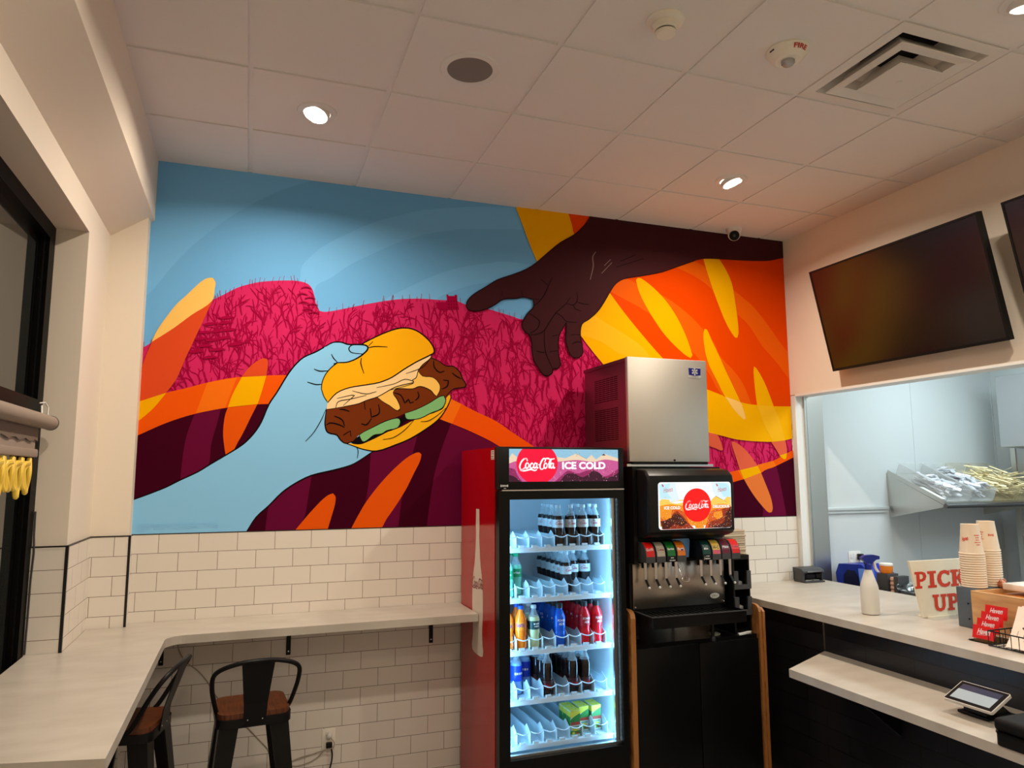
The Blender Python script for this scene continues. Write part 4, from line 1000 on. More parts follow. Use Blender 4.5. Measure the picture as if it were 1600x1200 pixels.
for si, row in enumerate(PLAN):
    for lane, k, a, n in row:
        src, base = PROTO[k]
        for i in range(a, a+n):
            pos = (LX[lane], -.614-.0705*0+.0705*i if k != 'juice' else -.622+.052*i, SHZ[si]+.001)
            lab = '%s, %s, lane %s, %s fridge shelf' % (base, 'frontmost' if i == a else ON[i-a]+' back', 'one two three four five six seven eight'.split()[lane], SN[si])
            gr = ('juice boxes' if k == 'juice' else 'bottles') + ' on the %s fridge shelf' % SN[si]
            rz = R.uniform(-.5, .35) if k != 'juice' else R.uniform(-.05, .05)
            if k not in used:
                used.add(k); o = src; o.location = pos; o.rotation_euler = (0, 0, rz); o['label'] = lab; o['group'] = gr
            else: dup(src, pos, rz, lab, gr)
# ================================================================== ICE MACHINE AND FOUNTAIN DISPENSER
IX0, IX1, IYF, IYB, IZ0, IZ1 = 2.606, 3.150, -.692, -.095, 1.912, 2.537
t = thing('ice_machine', 'stainless-front ice machine on top of the soda fountain', 'ice machine', (2.88, -.4, IZ0))
mat('ice_side', (.30, .27, .26), .34, metal=1.0)
m = MB(); m.box(IX0+.012, IX1-.012, IYF+.04, IYB, IZ0, IZ1-.02, mi=0); m.box(IX0+.004, IX1-.004, IYF+.03, IYB-.0, IZ1-.022, IZ1-.002)
case = link('case', m, 'ice_side', t, smooth=0)
link('front_panel', MB().box(IX0, IX1, IYF, IYF+.03, IZ0+.012, IZ1, bev=.004), 'brushed_steel', t)
v = MB()
for (z0, z1) in ((2.30, 2.455), (2.06, 2.265)):
    v = MB(); n = int((z1-z0)/.0125)
    for k in range(n):
        for j in range(6): v.box(IX0+.0108, IX0+.0125, -.545+.052*j, -.500+.052*j, z0+.0125*k, z0+.0125*k+.005)
    link('side_louvre', v, 'black_metal', case, smooth=0)

link('base_rail', MB().box(IX0-.012, IX1+.03, IYF+.01, IYB, IZ0-.014, IZ0, mi=0), 'steel', t, smooth=0)
link('plinth_gap', MB().box(IX0+.02, IX1-.012, IYF+.004, IYF+.02, IZ0-.002, IZ0+.012), 'black_matte', t, smooth=0)
link('lock', MB().lathe([(.006, IYF-.004), (.006, IYF)], c=(2.905, 0, IZ0+.022), n=12, axis='Y'), 'black_plastic', t)
mat('badge_blue', srgb(25, 25, 120), .35); mat('badge_grey', srgb(190, 190, 185), .4)
F = Flat(lambda u, v, d: (u, IYF-.0006-d, v), .0001)
F.rect('badge_grey', 3.022, 3.108, 2.430, 2.494); F.poly('badge_blue', [(3.022, 2.488), (3.108, 2.488), (3.106, 2.446), (3.065, 2.441), (3.024, 2.446)], smooth=False)
for k in range(3): 
    a = k*PI/3
    F.stroke('badge_grey', [(3.065-.020*math.sin(a), 2.467-.020*math.cos(a)), (3.065+.020*math.sin(a), 2.467+.020*math.cos(a))], .007, smooth=False, taper=False)
    F.ell('badge_grey', (3.065-.017*math.sin(a), 2.467-.017*math.cos(a)), .006, .006, 10); F.ell('badge_grey', (3.065+.017*math.sin(a), 2.467+.017*math.cos(a)), .006, .006, 10)
F.ell('badge_blue', (3.065, 2.467), .004, .004, 8); F.marks('print_black', 3.065, 2.436, .004, .05, 8)
F.out('badge', t)
# ---- fountain dispenser
t = thing('soda_fountain', 'black soda fountain dispenser with lit picture screen and eight valves', 'soda fountain', (2.92, -.4, .92))
BX0, BX1 = 2.606, 3.245
m = MB(); m.box(BX0, BX1, -.655, -.10, 1.05, 1.895); m.box(BX0, 2.63, -.72, -.655, 1.35, 1.895)
body = link('body', m, 'black_plastic', t, smooth=0)
# bulged display head
HX0, HX1 = 2.627, 3.198
def headsec(y, x0, x1, z0, z1): return [(x0, y, z0), (x1, y, z0), (x1, y, z1), (x0, y, z1)]
prof = [(-.655, 1.885), (-.76, 1.885), (-.815, 1.874), (-.846, 1.845), (-.852, 1.81), (-.848, 1.535), (-.83, 1.515), (-.74, 1.490), (-.655, 1.490)]
m = MB(); m.prism([(HX0, y, z) for y, z in prof], (HX1-HX0, 0, 0))
es = [e for e in m.bm.edges if abs(e.verts[0].co.x-e.verts[1].co.x) < 1e-5]
bmesh.ops.bevel(m.bm, geom=es, offset=.016, segments=3, affect='EDGES', profile=.5)
head = link('display_head', m, 'black_plastic', t)
# chin tapering to the neck
m = MB(); m.prism([(HX0+.05, -.80, 1.514), (HX1-.05, -.80, 1.514), (HX1-.12, -.76, 1.487), (HX0+.14, -.76, 1.487)], (0, .10, 0)); link('chin', m, 'black_plastic', head, smooth=0)
PX0, PX1, PZ0, PZ1 = 2.690, 3.172, 1.548, 1.808
mat('d_pale', (0, 0, 0), .3, emit=srgb(226, 242, 246), es=1.05); mat('d_white', (0, 0, 0), .3, emit=(.95, .97, .97), es=1.1); mat('d_sky', (0, 0, 0), .3, emit=srgb(185, 226, 238), es=1.15); mat('d_gold', (0, 0, 0), .3, emit=srgb(250, 205, 90), es=1.05)
mat('d_amber', (0, 0, 0), .3, emit=srgb(248, 150, 30), es=1.0); mat('d_orange', (0, 0, 0), .3, emit=srgb(225, 90, 20), es=1.0); mat('d_brown', (0, 0, 0), .3, emit=srgb(70, 14, 8), es=1.0); mat('d_rust', (0, 0, 0), .3, emit=srgb(150, 45, 18), es=1.0); mat('d_red', (0, 0, 0), .3, emit=srgb(255, 8, 5), es=1.1); mat('d_pink', (0, 0, 0), .3, emit=srgb(205, 70, 75), es=1.0)
F = Flat(lambda u, v, d: (u, -.8530-d+(1.81-v)*.0145, v), .00012)
def rr(x0, x1, z0, z1, r, n=6):
    q = []
    for cx, cz, a0 in ((x1-r, z1-r, 0), (x0+r, z1-r, PI/2), (x0+r, z0+r, PI), (x1-r, z0+r, 1.5*PI)):
        q += [(cx+r*math.cos(a0+PI/2*i/n), cz+r*math.sin(a0+PI/2*i/n)) for i in range(n+1)]
    return q
F.poly('d_white', rr(PX0, PX1, PZ0, PZ1, .018), smooth=False)
def uv(px, py): return (PX0+(px-70)/(1480-70)*(PX1-PX0), PZ1-(py-100)/(1020-100)*(PZ1-PZ0))
def dp(m_, pts, sm=True): F.poly(m_, [uv(*p) for p in pts], smooth=sm)
cl = (PX0+.004, PX1-.004, PZ0+.004, PZ1-.004)
dp('d_pale', [(72, 130), (400, 110), (420, 250), (480, 480), (95, 480)]); dp('d_pale', [(1100, 110), (1460, 120), (1475, 450), (1260, 450), (1120, 300)]); dp('d_sky', [(100, 150), (300, 120), (250, 330), (330, 420), (110, 420)]); dp('d_sky', [(1180, 120), (1400, 140), (1465, 260), (1465, 400), (1330, 400), (1250, 250)])
dp('d_gold', [(95, 470), (130, 430), (270, 440), (290, 490), (520, 440), (560, 470), (1060, 500), (1110, 430), (1180, 380), (1330, 470), (1400, 400), (1470, 410), (1470, 700), (95, 700)], False)
dp('d_white', [(300, 500), (420, 470), (540, 470), (540, 500), (420, 520)]); dp('d_amber', [(95, 560), (280, 530), (520, 560), (1100, 560), (1300, 540), (1470, 570), (1475, 760), (1475, 960), (95, 960)])
dp('d_orange', [(320, 650), (420, 630), (560, 700), (640, 900), (740, 1015), (140, 1015), (100, 780), (180, 830), (300, 800)]); dp('d_orange', [(1060, 700), (1180, 640), (1300, 640), (1475, 600), (1478, 960), (1450, 1012), (940, 1015), (1000, 850)])
dp('d_rust', [(330, 720), (420, 660), (520, 760), (620, 900), (720, 1012), (130, 1012), (100, 850), (230, 830)]); dp('d_rust', [(1290, 640), (1475, 600), (1478, 960), (1450, 1012), (1000, 1012), (1040, 900), (1150, 860), (1300, 800)])
dp('d_brown', [(120, 960), (110, 860), (200, 840), (320, 760), (420, 720), (520, 800), (600, 900), (500, 960), (360, 920), (260, 1000), (150, 1010)]); dp('d_brown', [(1400, 680), (1475, 600), (1478, 950), (1440, 1010), (1100, 1010), (1080, 960), (1200, 960), (1320, 900), (1350, 760)])
dp('d_amber', [(150, 650), (310, 650), (310, 790), (200, 820), (140, 760)], False); dp('d_amber', [(740, 880), (940, 880), (920, 1014), (760, 1014)], False); dp('d_amber', [(1130, 700), (1280, 680), (1300, 800), (1190, 850), (1110, 780)])
g = random.Random(2); F.step = .0000003
for i in range(520):
    x, y_ = g.uniform(110, 1465), g.uniform(620, 1008); u, v = uv(x, y_); r = g.uniform(.0006, .0017); F.rect(g.choice(['d_amber', 'd_gold', 'd_orange', 'd_brown', 'd_white', 'd_rust']), u-r, u+r, v-r, v+r)
F.step = .00012
F.stroke('d_brown', [uv(1140, 420), uv(1165, 385), uv(1400, 510)], .0016, smooth=False); F.stroke('d_amber', [uv(180, 400), uv(205, 385), uv(215, 430)], .0016)
c = uv(800, 555); F.poly('d_red', [(c[0]+.0935*math.cos(a), c[1]+.0935*math.sin(a)) for a in [2*PI*i/48 for i in range(48)]], smooth=False)
cola_script(F, 'd_white', c[0], c[1]-.001, .158, w=.42)
u, v = uv(325, 600); F.text('d_white', 'ICE COLD', u, v, .0165, wid=.104, bold=.04)
u, v = uv(1270, 590); F.text('d_white', 'DELICIOUS', u, v, .0165, wid=.112, bold=.04)
for x in (250, 1295):
    u, v = uv(x, 245); F.text('d_pink', 'Haven', u, v, .026, wid=.060, shear=.5, rot=.12); F.stroke('d_pink', [uv(x-80, 300), uv(x+100, 268)], .0014, smooth=False)
    u, v = uv(x-95, 165); F.poly('d_pink', [(u-.009, v+.010), (u+.003, v+.003), (u+.006, v-.007), (u-.002, v-.006)])
F.out('lit_picture', head)
link('splash_plate', MB().box(2.622, 3.238, -.668, -.655, 1.095, 1.352, bev=.003), 'splash_steel', t)
b = MB()
for x in (2.634, 3.226): b.ball((x, -.669, 1.106), .005, u=8, v=6)
link('screw', b, 'chrome', t)
F = Flat(lambda u, v, d: (u, -.6686-d, v), .0002); F.ell('print_black', (3.165, 1.142), .0355, .0185); F.ell('badge_grey', (3.165, 1.142), .032, .0155); F.stroke('print_black', [(3.145, 1.149), (3.148, 1.137), (3.154, 1.140), (3.160, 1.145), (3.163, 1.139), (3.170, 1.144), (3.176, 1.139), (3.185, 1.144)], .0022); F.out('maker_badge', t)
mat('v_red', srgb(205, 20, 15), .35); mat('v_grey', srgb(178, 168, 150), .35); mat('v_green', srgb(18, 110, 40), .35); mat('v_orange', srgb(215, 115, 20), .35); mat('v_dgreen', srgb(10, 62, 52), .35); mat('v_yellow', srgb(225, 185, 80), .35); mat('v_maroon', srgb(105, 8, 40), .35); mat('v_pink', srgb(215, 90, 115), .35); mat('v_dred', srgb(120, 8, 8), .35); mat('v_blue', srgb(30, 30, 110), .35)
VX = [2.6350, 2.7020, 2.7685, 2.8345, 3.0020, 3.0685, 3.1345, 3.2005]
VL = [('v_red', 'Coca-Cola', 'print_white'), ('v_grey', 'Coke', 'v_dred'), ('v_green', 'Sprite', 'print_white'), ('v_orange', 'Fanta', 'print_white'), ('v_dgreen', '', 'print_white'), ('v_yellow', 'Hi-C', 'print_black'), ('v_maroon', 'Pibb', 'print_white'), ('v_red', 'Coke', 'v_dred')]
VN = ['red', 'silver', 'green', 'orange', 'dark green', 'yellow and pink', 'maroon', 'red']
for k, x in enumerate(VX):
    w_ = .058
    pr = [(-.66, 1.365), (-.800, 1.365), (-.800, 1.398), (-.797, 1.420), (-.786, 1.445), (-.765, 1.466), (-.74, 1.474), (-.66, 1.474)]
    m = MB(); m.prism([(x, y, z) for y, z in pr], (w_, 0, 0)); vv = link('valve', m, 'dark_grey' if k not in (2, 4) else 'black_plastic', t, smooth=25)
    vv['label'] = 'valve with a %s flavour panel' % VN[k]
    def vp(u, v, d, x=x):
        # v: arc length from the bottom edge of the panel up its curved front
        seg = [(-.800, 1.398), (-.797, 1.420), (-.786, 1.445), (-.765, 1.466), (-.745, 1.473)]
        L = 0
        for a, b_ in zip(seg, seg[1:]):
            l_ = math.hypot(b_[0]-a[0], b_[1]-a[1])
            if v <= L+l_ or b_ == seg[-1]:
                q = (v-L)/l_; ny, nz = -(b_[1]-a[1])/l_, (b_[0]-a[0])/l_
                return (u, a[0]+(b_[0]-a[0])*q+ny*(d+.0006), a[1]+(b_[1]-a[1])*q+nz*(d+.0006))
            L += l_
    F = Flat(vp, .0002); c0, tx, tc = VL[k]; br = [0, .0222, .0495, .0788, .096]
    for a, b_ in zip(br, br[1:]): 
        F.d = 0; F.rect(c0, x+.004, x+w_-.004, a+.0002, b_-.0002)
    if k == 5: F.rect('v_pink', x+.004, x+w_-.004, .001, .022)
    if k == 4: F.marks(tc, x+w_/2, .048, .013, .034, 4); F.marks(tc, x+w_/2, .032, .013, .030, 3)
    elif k == 0: cola_script(F, tc, x+w_/2, .040, .046, w=.5)
    else: F.text(tc, tx, x+w_/2, .038, .014 if k != 5 else .018, wid=.042, bold=.03, shear=.15)
    if k == 3: F.poly('v_blue', [(x+.026, .036), (x+.05, .036), (x+.033, .024)], smooth=False)
    F.out('flavour_panel', vv)
    if k in (2, 4):
        F = Flat(lambda u, v, d: (u, -.8006-d, v), .0002); F.marks('print_white', x+.034, 1.388, .006, .022, 3); F.marks('print_white', x+.034, 1.374, .008, .036, 5)
        if k == 4: F.stroke('print_white', [(x+.008, 1.369), (x+.015, 1.388)], .003, smooth=False)
        F.out('strip_print', vv)
    l = MB(); l.prism([(x+.018, -.742, 1.372), (x+.036, -.742, 1.372), (x+.034, -.742, 1.262), (x+.020, -.742, 1.262)], (0, .003, 0))
    lv = link('lever', l, 'steel', vv, smooth=0)
    l = MB(); l.prism([(x+.019, -.744, 1.266), (x+.035, -.744, 1.266), (x+.035, -.778, 1.228), (x+.019, -.778, 1.228)], (0, .004, .004))
    lt = link('lever_tip', l, 'black_plastic', vv, smooth=0)
    link('nozzle', MB().lathe([(.014, 1.330), (.016, 1.366)], c=(x+.029, -.72, 0), n=14), 'black_plastic', vv)
    link('tip_bead', MB().ball((x+.027, -.781, 1.228), .0075, u=10, v=6), 'white_plastic', vv)
# centre ice chute
mat('chute_blue', srgb(110, 170, 235), .25, spec=.6)
m = MB(); m.prism([(2.868, -.70, 1.500), (2.965, -.70, 1.500), (2.985, -.70, 1.47), (2.975, -.70, 1.375), (2.925, -.70, 1.375), (2.915, -.70, 1.452), (2.868, -.70, 1.456)], (0, .045, 0)); link('ice_chute', m, 'chute_blue', t, smooth=0)
m = MB(); m.tube([(2.895, -.70, 1.345), (2.905, -.725, 1.28), (2.915, -.74, 1.262)], .0025); m.tube([(2.925, -.70, 1.345), (2.925, -.725, 1.285), (2.930, -.74, 1.262)], .0025); m.tube([(2.900, -.742, 1.270), (2.895, -.748, 1.252), (2.910, -.752, 1.245), (2.935, -.752, 1.248), (2.940, -.748, 1.264)], .003)
link('ice_lever', m, 'chrome', t)
# drip tray
m = MB(); z0, z1 = 1.022, 1.086
m.box(2.628, 3.238, -.862, -.856, z0, z1); m.box(2.628, 2.634, -.856, -.655, z0, z1); m.box(3.232, 3.238, -.856, -.655, z0, z1); m.box(2.634, 3.232, -.856, -.655, z0, z0+.008)
tr = link('drip_tray', m, 'black_gloss', t, smooth=0)
m = MB()
for k in range(18): m.box(2.655+.0325*k, 2.668+.0325*k, -.855, -.660, 1.068, 1.074)
m.box(2.634, 3.232, -.78, -.775, 1.064, 1.069); m.box(2.634, 3.232, -.71, -.705, 1.064, 1.069)
link('grate', m, 'black_metal', tr, smooth=0)
link('rim', MB().box(2.624, 3.242, -.866, -.860, 1.083, 1.089).box(2.624, 2.630, -.86, -.66, 1.083, 1.089), 'dark_grey', tr, smooth=0)
for x, y in ((2.68, -.60), (3.19, -.60), (2.68, -.16), (3.19, -.16), (3.05, -.80)):
    link('leg', MB().lathe([(.019, .92), (.017, .935), (.010, .945), (.012, 1.05)], c=(x, y, 0), n=14), 'black_plastic', t)
# ---- lid caddy beside it
t = thing('lid_caddy', 'black two-tier lid caddy standing right of the soda fountain', 'lid holder', (3.33, -.55, .92))
cx0, cx1 = 3.275, 3.395
m = MB(); m.box(cx0, cx0+.012, -.70, -.45, .92, 1.372); m.box(cx1-.008, cx1, -.70, -.45, .92, 1.372); m.box(cx0+.012, cx1-.008, -.46, -.45, .92, 1.372); m.box(cx0+.012, cx1-.008, -.70, -.46, 1.345, 1.372)
for z in (1.195, 1.045): m.box(cx0+.012, cx1-.008, -.70, -.46, z-.008, z)
m.box(cx0+.012, cx1-.008, -.70, -.46, .92, .935)
link('rack', m, 'black_plastic', t, smooth=0)
for z in (1.195, 1.045):
    m = MB(); m.box(cx0, cx0+.03, -.712, -.70, z-.02, z+.085); m.box(cx1-.028, cx1, -.712, -.70, z-.02, z+.085); m.box(cx0+.03, cx1-.028, -.712, -.70, z-.02, z+.006); link('retainer', m, 'dark_grey', t, smooth=0)
mat('lid_clear', (.62, .62, .60), .25)
for z, n, w_ in ((1.195, 2, 'upper'), (1.045, 3, 'lower')):
    for k in range(n):
        o = link('cup_lid', MB().lathe([(.044, z+.0005+.008*k), (.046, z+.004+.008*k), (.040, z+.006+.008*k), (.038, z+.0085+.008*k)], c=(3.336, -.63, 0), n=24), 'lid_clear')
        tag(o, 'clear cup lid on the %s shelf of the black lid caddy, %s of its pile' % (w_, ['bottom', 'second', 'top'][k] if n == 3 else ['bottom', 'top'][k]), 'cup lid', 'cup lids in the caddy')
# ---- cabinet under the fountain
t = thing('fountain_cabinet', 'black cabinet with plywood side panels under the soda fountain', 'cabinet', (2.99, -.4, 0))
m = MB(); m.box(2.580, 3.400, -.735, -.03, .10, .92); m.box(2.60, 3.38, -.66, -.05, 0, .10)
link('body', m, 'black_gloss', t, smooth=0)
for x0, x1 in ((2.584, 2.988), (2.992, 3.396)):
    d = link('door', MB().box(x0, x1, -.752, -.736, .115, .90, bev=.002), 'black_gloss', t)
for x0, zt, bev in ((2.552, 1.106, .03), (3.402, 1.088, .0)):
    m = MB(); q = [(-.03, 0), (-.03, zt), (-.72, zt), (-.738, zt-.006), (-.752, zt-.018), (-.760, zt-.04), (-.760, 0)]
    m.prism([(x0, y, z) for y, z in q], (.029 if x0 < 3 else .018, 0, 0)); link('side_panel', m, 'plywood_edge', t, smooth=0)
m = MB(); m.prism([(3.4215, y, z) for y, z in [(-.03, 0), (-.03, 1.07), (-.745, 1.07), (-.768, 1.05), (-.768, 0)]], (.016, 0, 0)); link('outer_panel', m, 'plywood_edge', t, smooth=0)
# bits on the cabinet top
o = link('paper_slips', MB().box(3.10, 3.17, -.70, -.645, .9205, .926, rz=.3).box(3.11, 3.18, -.69, -.645, .9265, .930, rz=-.2), mat('paper_olive', srgb(150, 146, 120), .8), smooth=0)
tag(o, 'small pile of paper slips on the cabinet under the drip tray', 'paper')
m = MB(); m.prism([(3.272, -.742, .921), (3.285, -.742, .921), (3.372, -.716, .921), (3.392, -.70, .921), (3.385, -.69, .921), (3.365, -.70, .921), (3.290, -.726, .921), (3.275, -.722, .921)], (0, 0, .010))
o = link('bottle_opener', m, 'white_plastic', smooth=0); tag(o, 'small white clip lying at the right end of the fountain cabinet top', 'clip')
# ---- stack of beige trays on the counter end
mat('paper_beige', srgb(190, 172, 146), .8)
g = random.Random(4); 
for k in range(26):
    z = 1.0855+.0151*k; dx, dy = g.uniform(-.004, .004), g.uniform(-.006, .006)
    m = MB(); m.box(3.552+dx, 3.728+dx, -.245+dy, -.07+dy, z, z+.0148, bev=.004, seg=1, mi=0); 
    o = link('paper_tray', m, 'paper_beige', smooth=0)
    tag(o, 'beige paper tray in the stack behind the lid caddy, number %d from the bottom' % (k+1), 'tray', 'beige paper trays stacked on the counter end')
# ================================================================== ORDER COUNTER
RX0, RX1 = 3.541, 4.525
t = thing('order_counter', 'stone-topped order counter with black tiled front along the opening', 'counter', (4.0, -2.0, 0))
link('counter_top', MB().box(RX0, RX1, -3.7, -.012, ZC-.04, ZC), 'stone_top', t, smooth=0)
link("counter_front", MB().box(3.645, 3.70, -3.7, -.03, 0, ZC-.04), 'black_tile', t, smooth=0)
link('counter_body', MB().box(3.70, 4.45, -3.7, -.03, .0, ZC-.04), 'black_matte', t, smooth=0)
link('corner_strip', MB().box(3.641, 3.646, -1.012, -1.006, .868, ZC-.04), 'steel', t, smooth=0)
t = thing('order_ledge', 'lower stone ledge in front of the black counter wall, left end cut at an angle', 'ledge', (3.4, -2.2, .82))
link('ledge_top', MB().prism([(x, y, .822) for x, y in [(3.188, -1.247), (3.6405, -1.012), (3.6405, -3.7), (3.165, -3.7)]], (0, 0, .04)), 'stone_top', t, smooth=0)
for y in (-1.5, -2.5, -3.4): link('bracket', MB().prism([(3.640, y, .820), (3.30, y, .820), (3.640, y, .56)], (0, .02, 0)), 'black_metal', t, smooth=0)
# ---- napkin dispenser in the corner
t = thing('card_caddy', 'low dark grey caddy of cards in the corner by the door jamb', 'caddy', (4.37, -.10, ZC))
m = MB(); x0, x1, y0, y1 = 4.275, 4.450, -.175, -.055
m.box(x0, x1, y0, y1, ZC, ZC+.012, bev=.004); m.box(x0, x0+.010, y0+.02, y1, ZC+.012, ZC+.070); m.box(x1-.010, x1, y0+.02, y1, ZC+.012, ZC+.070); m.box(x0, x1, y1-.010, y1, ZC+.012, ZC+.080)
link('tray', m, 'dark_grey', t, smooth=0)
link('lid', MB().prism([(x0-.004, y, z) for y, z in [(y1, ZC+.070), (y0+.01, ZC+.070), (y0+.012, ZC+.080), (y0+.04, ZC+.096), (y1, ZC+.10)]], (x1-x0+.008, 0, 0)), 'dark_grey', t, smooth=0)
link('front_strip', MB().box(x0+.03, x1-.002, y0+.006, y0+.010, ZC+.072, ZC+.080), 'steel', t, smooth=0)
link('slot', MB().box(x0+.03, x1-.07, y0+.022, y0+.026, ZC+.030, ZC+.055).box(x1-.06, x1-.02, y0+.022, y0+.026, ZC+.030, ZC+.055), 'black_matte', t, smooth=0)
for a, b_, w_ in ((.03, .085, 'left'), (.10, .15, 'right')):
    o = link('card', MB().box(x0+a, x0+b_, y0+.03, y0+.07, ZC+.0125, ZC+.0145), 'white_plastic', smooth=0); tag(o, 'small white card in the %s half of the corner caddy' % w_, 'card', 'cards in the corner caddy')
# ---- spray bottle
t = thing('spray_bottle', 'translucent spray bottle with blue trigger head on the counter', 'spray bottle', (3.80, -1.20, ZC))
mat('hdpe', (.78, .76, .70), .35, spec=.4, alpha=.86); mat('liquid_pale', (.70, .66, .58), .25)
link('bottle', MB().lathe([(.036, 0), (.046, .004), (.047, .012), (.047, .142), (.044, .158), (.020, .232), (.018, .238), (.018, .245)], n=28), 'hdpe', t, local=True, smooth=40)
link('liquid', MB().lathe([(.034, .004), (.0445, .010), (.0445, .078)], n=28), 'liquid_pale', t, local=True)
m = MB(); m.lathe([(.019, .240), (.019, .268), (.014, .274)], n=18)
hp = [(-.036, .292), (-.042, .304), (-.020, .318), (.030, .320), (.066, .312), (.066, .296), (.044, .292), (.026, .280), (.016, .262), (-.014, .262), (-.018, .280)]
m2 = MB(); m2.prism([(x, -.013, z) for x, z in hp], (0, .026, 0))
trg = link('trigger_head', m2, mat('trigger_blue', srgb(12, 38, 130), .35), t, local=True, smooth=0); link('collar', m, 'trigger_blue', trg, local=True)
link('trigger', MB().prism([(x, -.008, z) for x, z in [(.030, .284), (.040, .284), (.048, .250), (.064, .226), (.056, .224), (.040, .245)]], (0, .016, 0)), mat('trigger_white', (.75, .72, .70), .4), trg, local=True, smooth=0)
t.rotation_euler = (0, 0, -.2)
# ---- PICK UP sign
mat('sign_cream', srgb(238, 228, 205), .5); mat('sign_red', srgb(212, 62, 38), .45)
t = thing('pick_up_sign', 'cream PICK UP sign with red slab lettering standing on the counter', 'sign', (4.08, -1.39, ZC))
y0 = -1.392
m = MB(); m.prism([(3.962, y0, ZC+.004), (4.245, y0, ZC+.004), (4.345, y0, ZC+.300), (3.888, y0, ZC+.300)], (0, .012, 0)); bd = link('board', m, 'sign_cream', t, smooth=0)
m = MB(); m.box(3.99, 4.19, y0-.01, y0+.06, ZC, ZC+.006); link('foot', m, 'sign_cream', t, smooth=0)
F = Flat(lambda u, v, d: (u, y0-.0006-d, v), .0002)
def slab(ch, x, z, w_, h):
    T, S, o = w_*.24, h*.14, w_*.12
    def r(a, b, c, d): F.rect('sign_red', x+a*w_, x+b*w_, z+c*h, z+d*h)
    if ch in 'PIK' or ch == 'U':
        pass
    if ch == 'I': r(.28, .72, 0, 1); r(.05, .95, 0, .15); r(.05, .95, .85, 1)
    if ch == 'P':
        r(.14, .42, 0, 1); r(0, .58, 0, .15); r(0, .5, .85, 1)
        F.poly('sign_red', [(x+w_*a, z+h*b) for a, b in [(.4, 1), (.62, 1), (.88, .92), (.98, .72), (.88, .50), (.62, .40), (.4, .40), (.4, .55), (.58, .56), (.68, .64), (.69, .74), (.64, .82), (.55, .85), (.4, .85)]], smooth=False)
    if ch == 'C':
        F.poly('sign_red', [(x+w_*a, z+h*b) for a, b in [(.95, .70), (.95, 1), (.86, .95), (.60, 1.02), (.28, .96), (.06, .74), (.0, .5), (.06, .26), (.28, .04), (.6, -.02), (.86, .05), (.98, .22), (.88, .32), (.72, .20), (.52, .18), (.36, .28), (.29, .5), (.36, .72), (.52, .82), (.7, .80), (.82, .70)]], smooth=False)
    if ch == 'K':
        r(.12, .40, 0, 1); r(0, .52, 0, .15); r(0, .52, .85, 1)
        F.poly('sign_red', [(x+w_*a, z+h*b) for a, b in [(.40, .38), (.40, .55), (.66, .85), (.58, .85), (.58, 1), (1.0, 1), (1.0, .85), (.90, .85), (.64, .58), (.92, .15), (1.02, .15), (1.02, 0), (.70, 0), (.46, .44)]], smooth=False)
    if ch == 'U':
        F.poly('sign_red', [(x+w_*a, z+h*b) for a, b in [(0, 1), (.46, 1), (.46, .85), (.36, .85), (.36, .34), (.42, .2), (.54, .17), (.64, .22), (.68, .34), (.68, .85), (.58, .85), (.58, 1), (1, 1), (1, .85), (.90, .85), (.90, .30), (.80, .08), (.52, -.02), (.24, .07), (.13, .30), (.13, .85), (0, .85)]], smooth=False)
for ch, x, w_ in (('P', 3.920, .086), ('I', 4.008, .070), ('C', 4.080, .098), ('K', 4.180, .108)): slab(ch, x, ZC+.155, w_, .088)
for ch, x, w_ in (('U', 4.035, .102), ('P', 4.142, .088)): slab(ch, x, ZC+.030, w_, .088)
F.out('lettering', bd)
# ---- grey box with wooden crate and cup stacks
t = thing('grey_holder', 'dark grey metal cup holder box beside the wooden crate', 'box', (4.05, -1.66, ZC))
mat('slate', srgb(92, 102, 112), .4, metal=.3)
link('shell', MB().box(3.962, 4.345, -1.7005, -1.597, ZC, ZC+.196, bev=.004), 'slate', t)
for z in (.12, .045): link('screw', MB().lathe([(.004, 3.9595), (.004, 3.963)], c=(0, -1.66, ZC+z), n=10, axis='X'), 'black_metal', t)
t = thing('wooden_crate', 'light oak open crate at the right picture edge on the counter', 'crate', (4.0, -2.05, ZC))
m = MB(); cx0, cx1, cy0, cy1, ct = 3.928, 4.34, -2.36, -1.703, ZC+.192
for nm, a in (('side_panel', (cx0, cx0+.018, cy0, cy1)), ('side_panel', (cx1-.018, cx1, cy0, cy1)), ('end_panel', (cx0+.018, cx1-.018, cy1-.018, cy1)), ('end_panel', (cx0+.018, cx1-.018, cy0, cy0+.018))):
    link(nm, MB().box(*a, ZC, ct, bev=.0015, seg=1), 'light_wood', t, smooth=0)
link('bottom_panel', MB().box(cx0+.018, cx1-.018, cy0+.018, cy1-.018, ZC, ZC+.014), mat('amber_wood', srgb(205, 130, 55), .45), t, smooth=0)
link('inner_shelf', MB().box(cx0+.018, cx1-.018, cy0+.018, cy1-.018, ct-.035, ct-.022), 'amber_wood', t, smooth=0)
o = link('paper_pad', MB().box(4.10, 4.43, -1.98, -1.742, ct+.001, ct+.032, bev=.004), mat('paper_white', srgb(226, 214, 204), .7)); tag(o, 'thick white paper pad lying across the wooden crate', 'paper')
o = link('crumpled_paper', MB().ball((4.33, -1.90, ct+.0545), .026, .8, 10, 7), 'paper_white', smooth=20); tag(o, 'small crumpled white paper on the pad over the crate', 'paper')
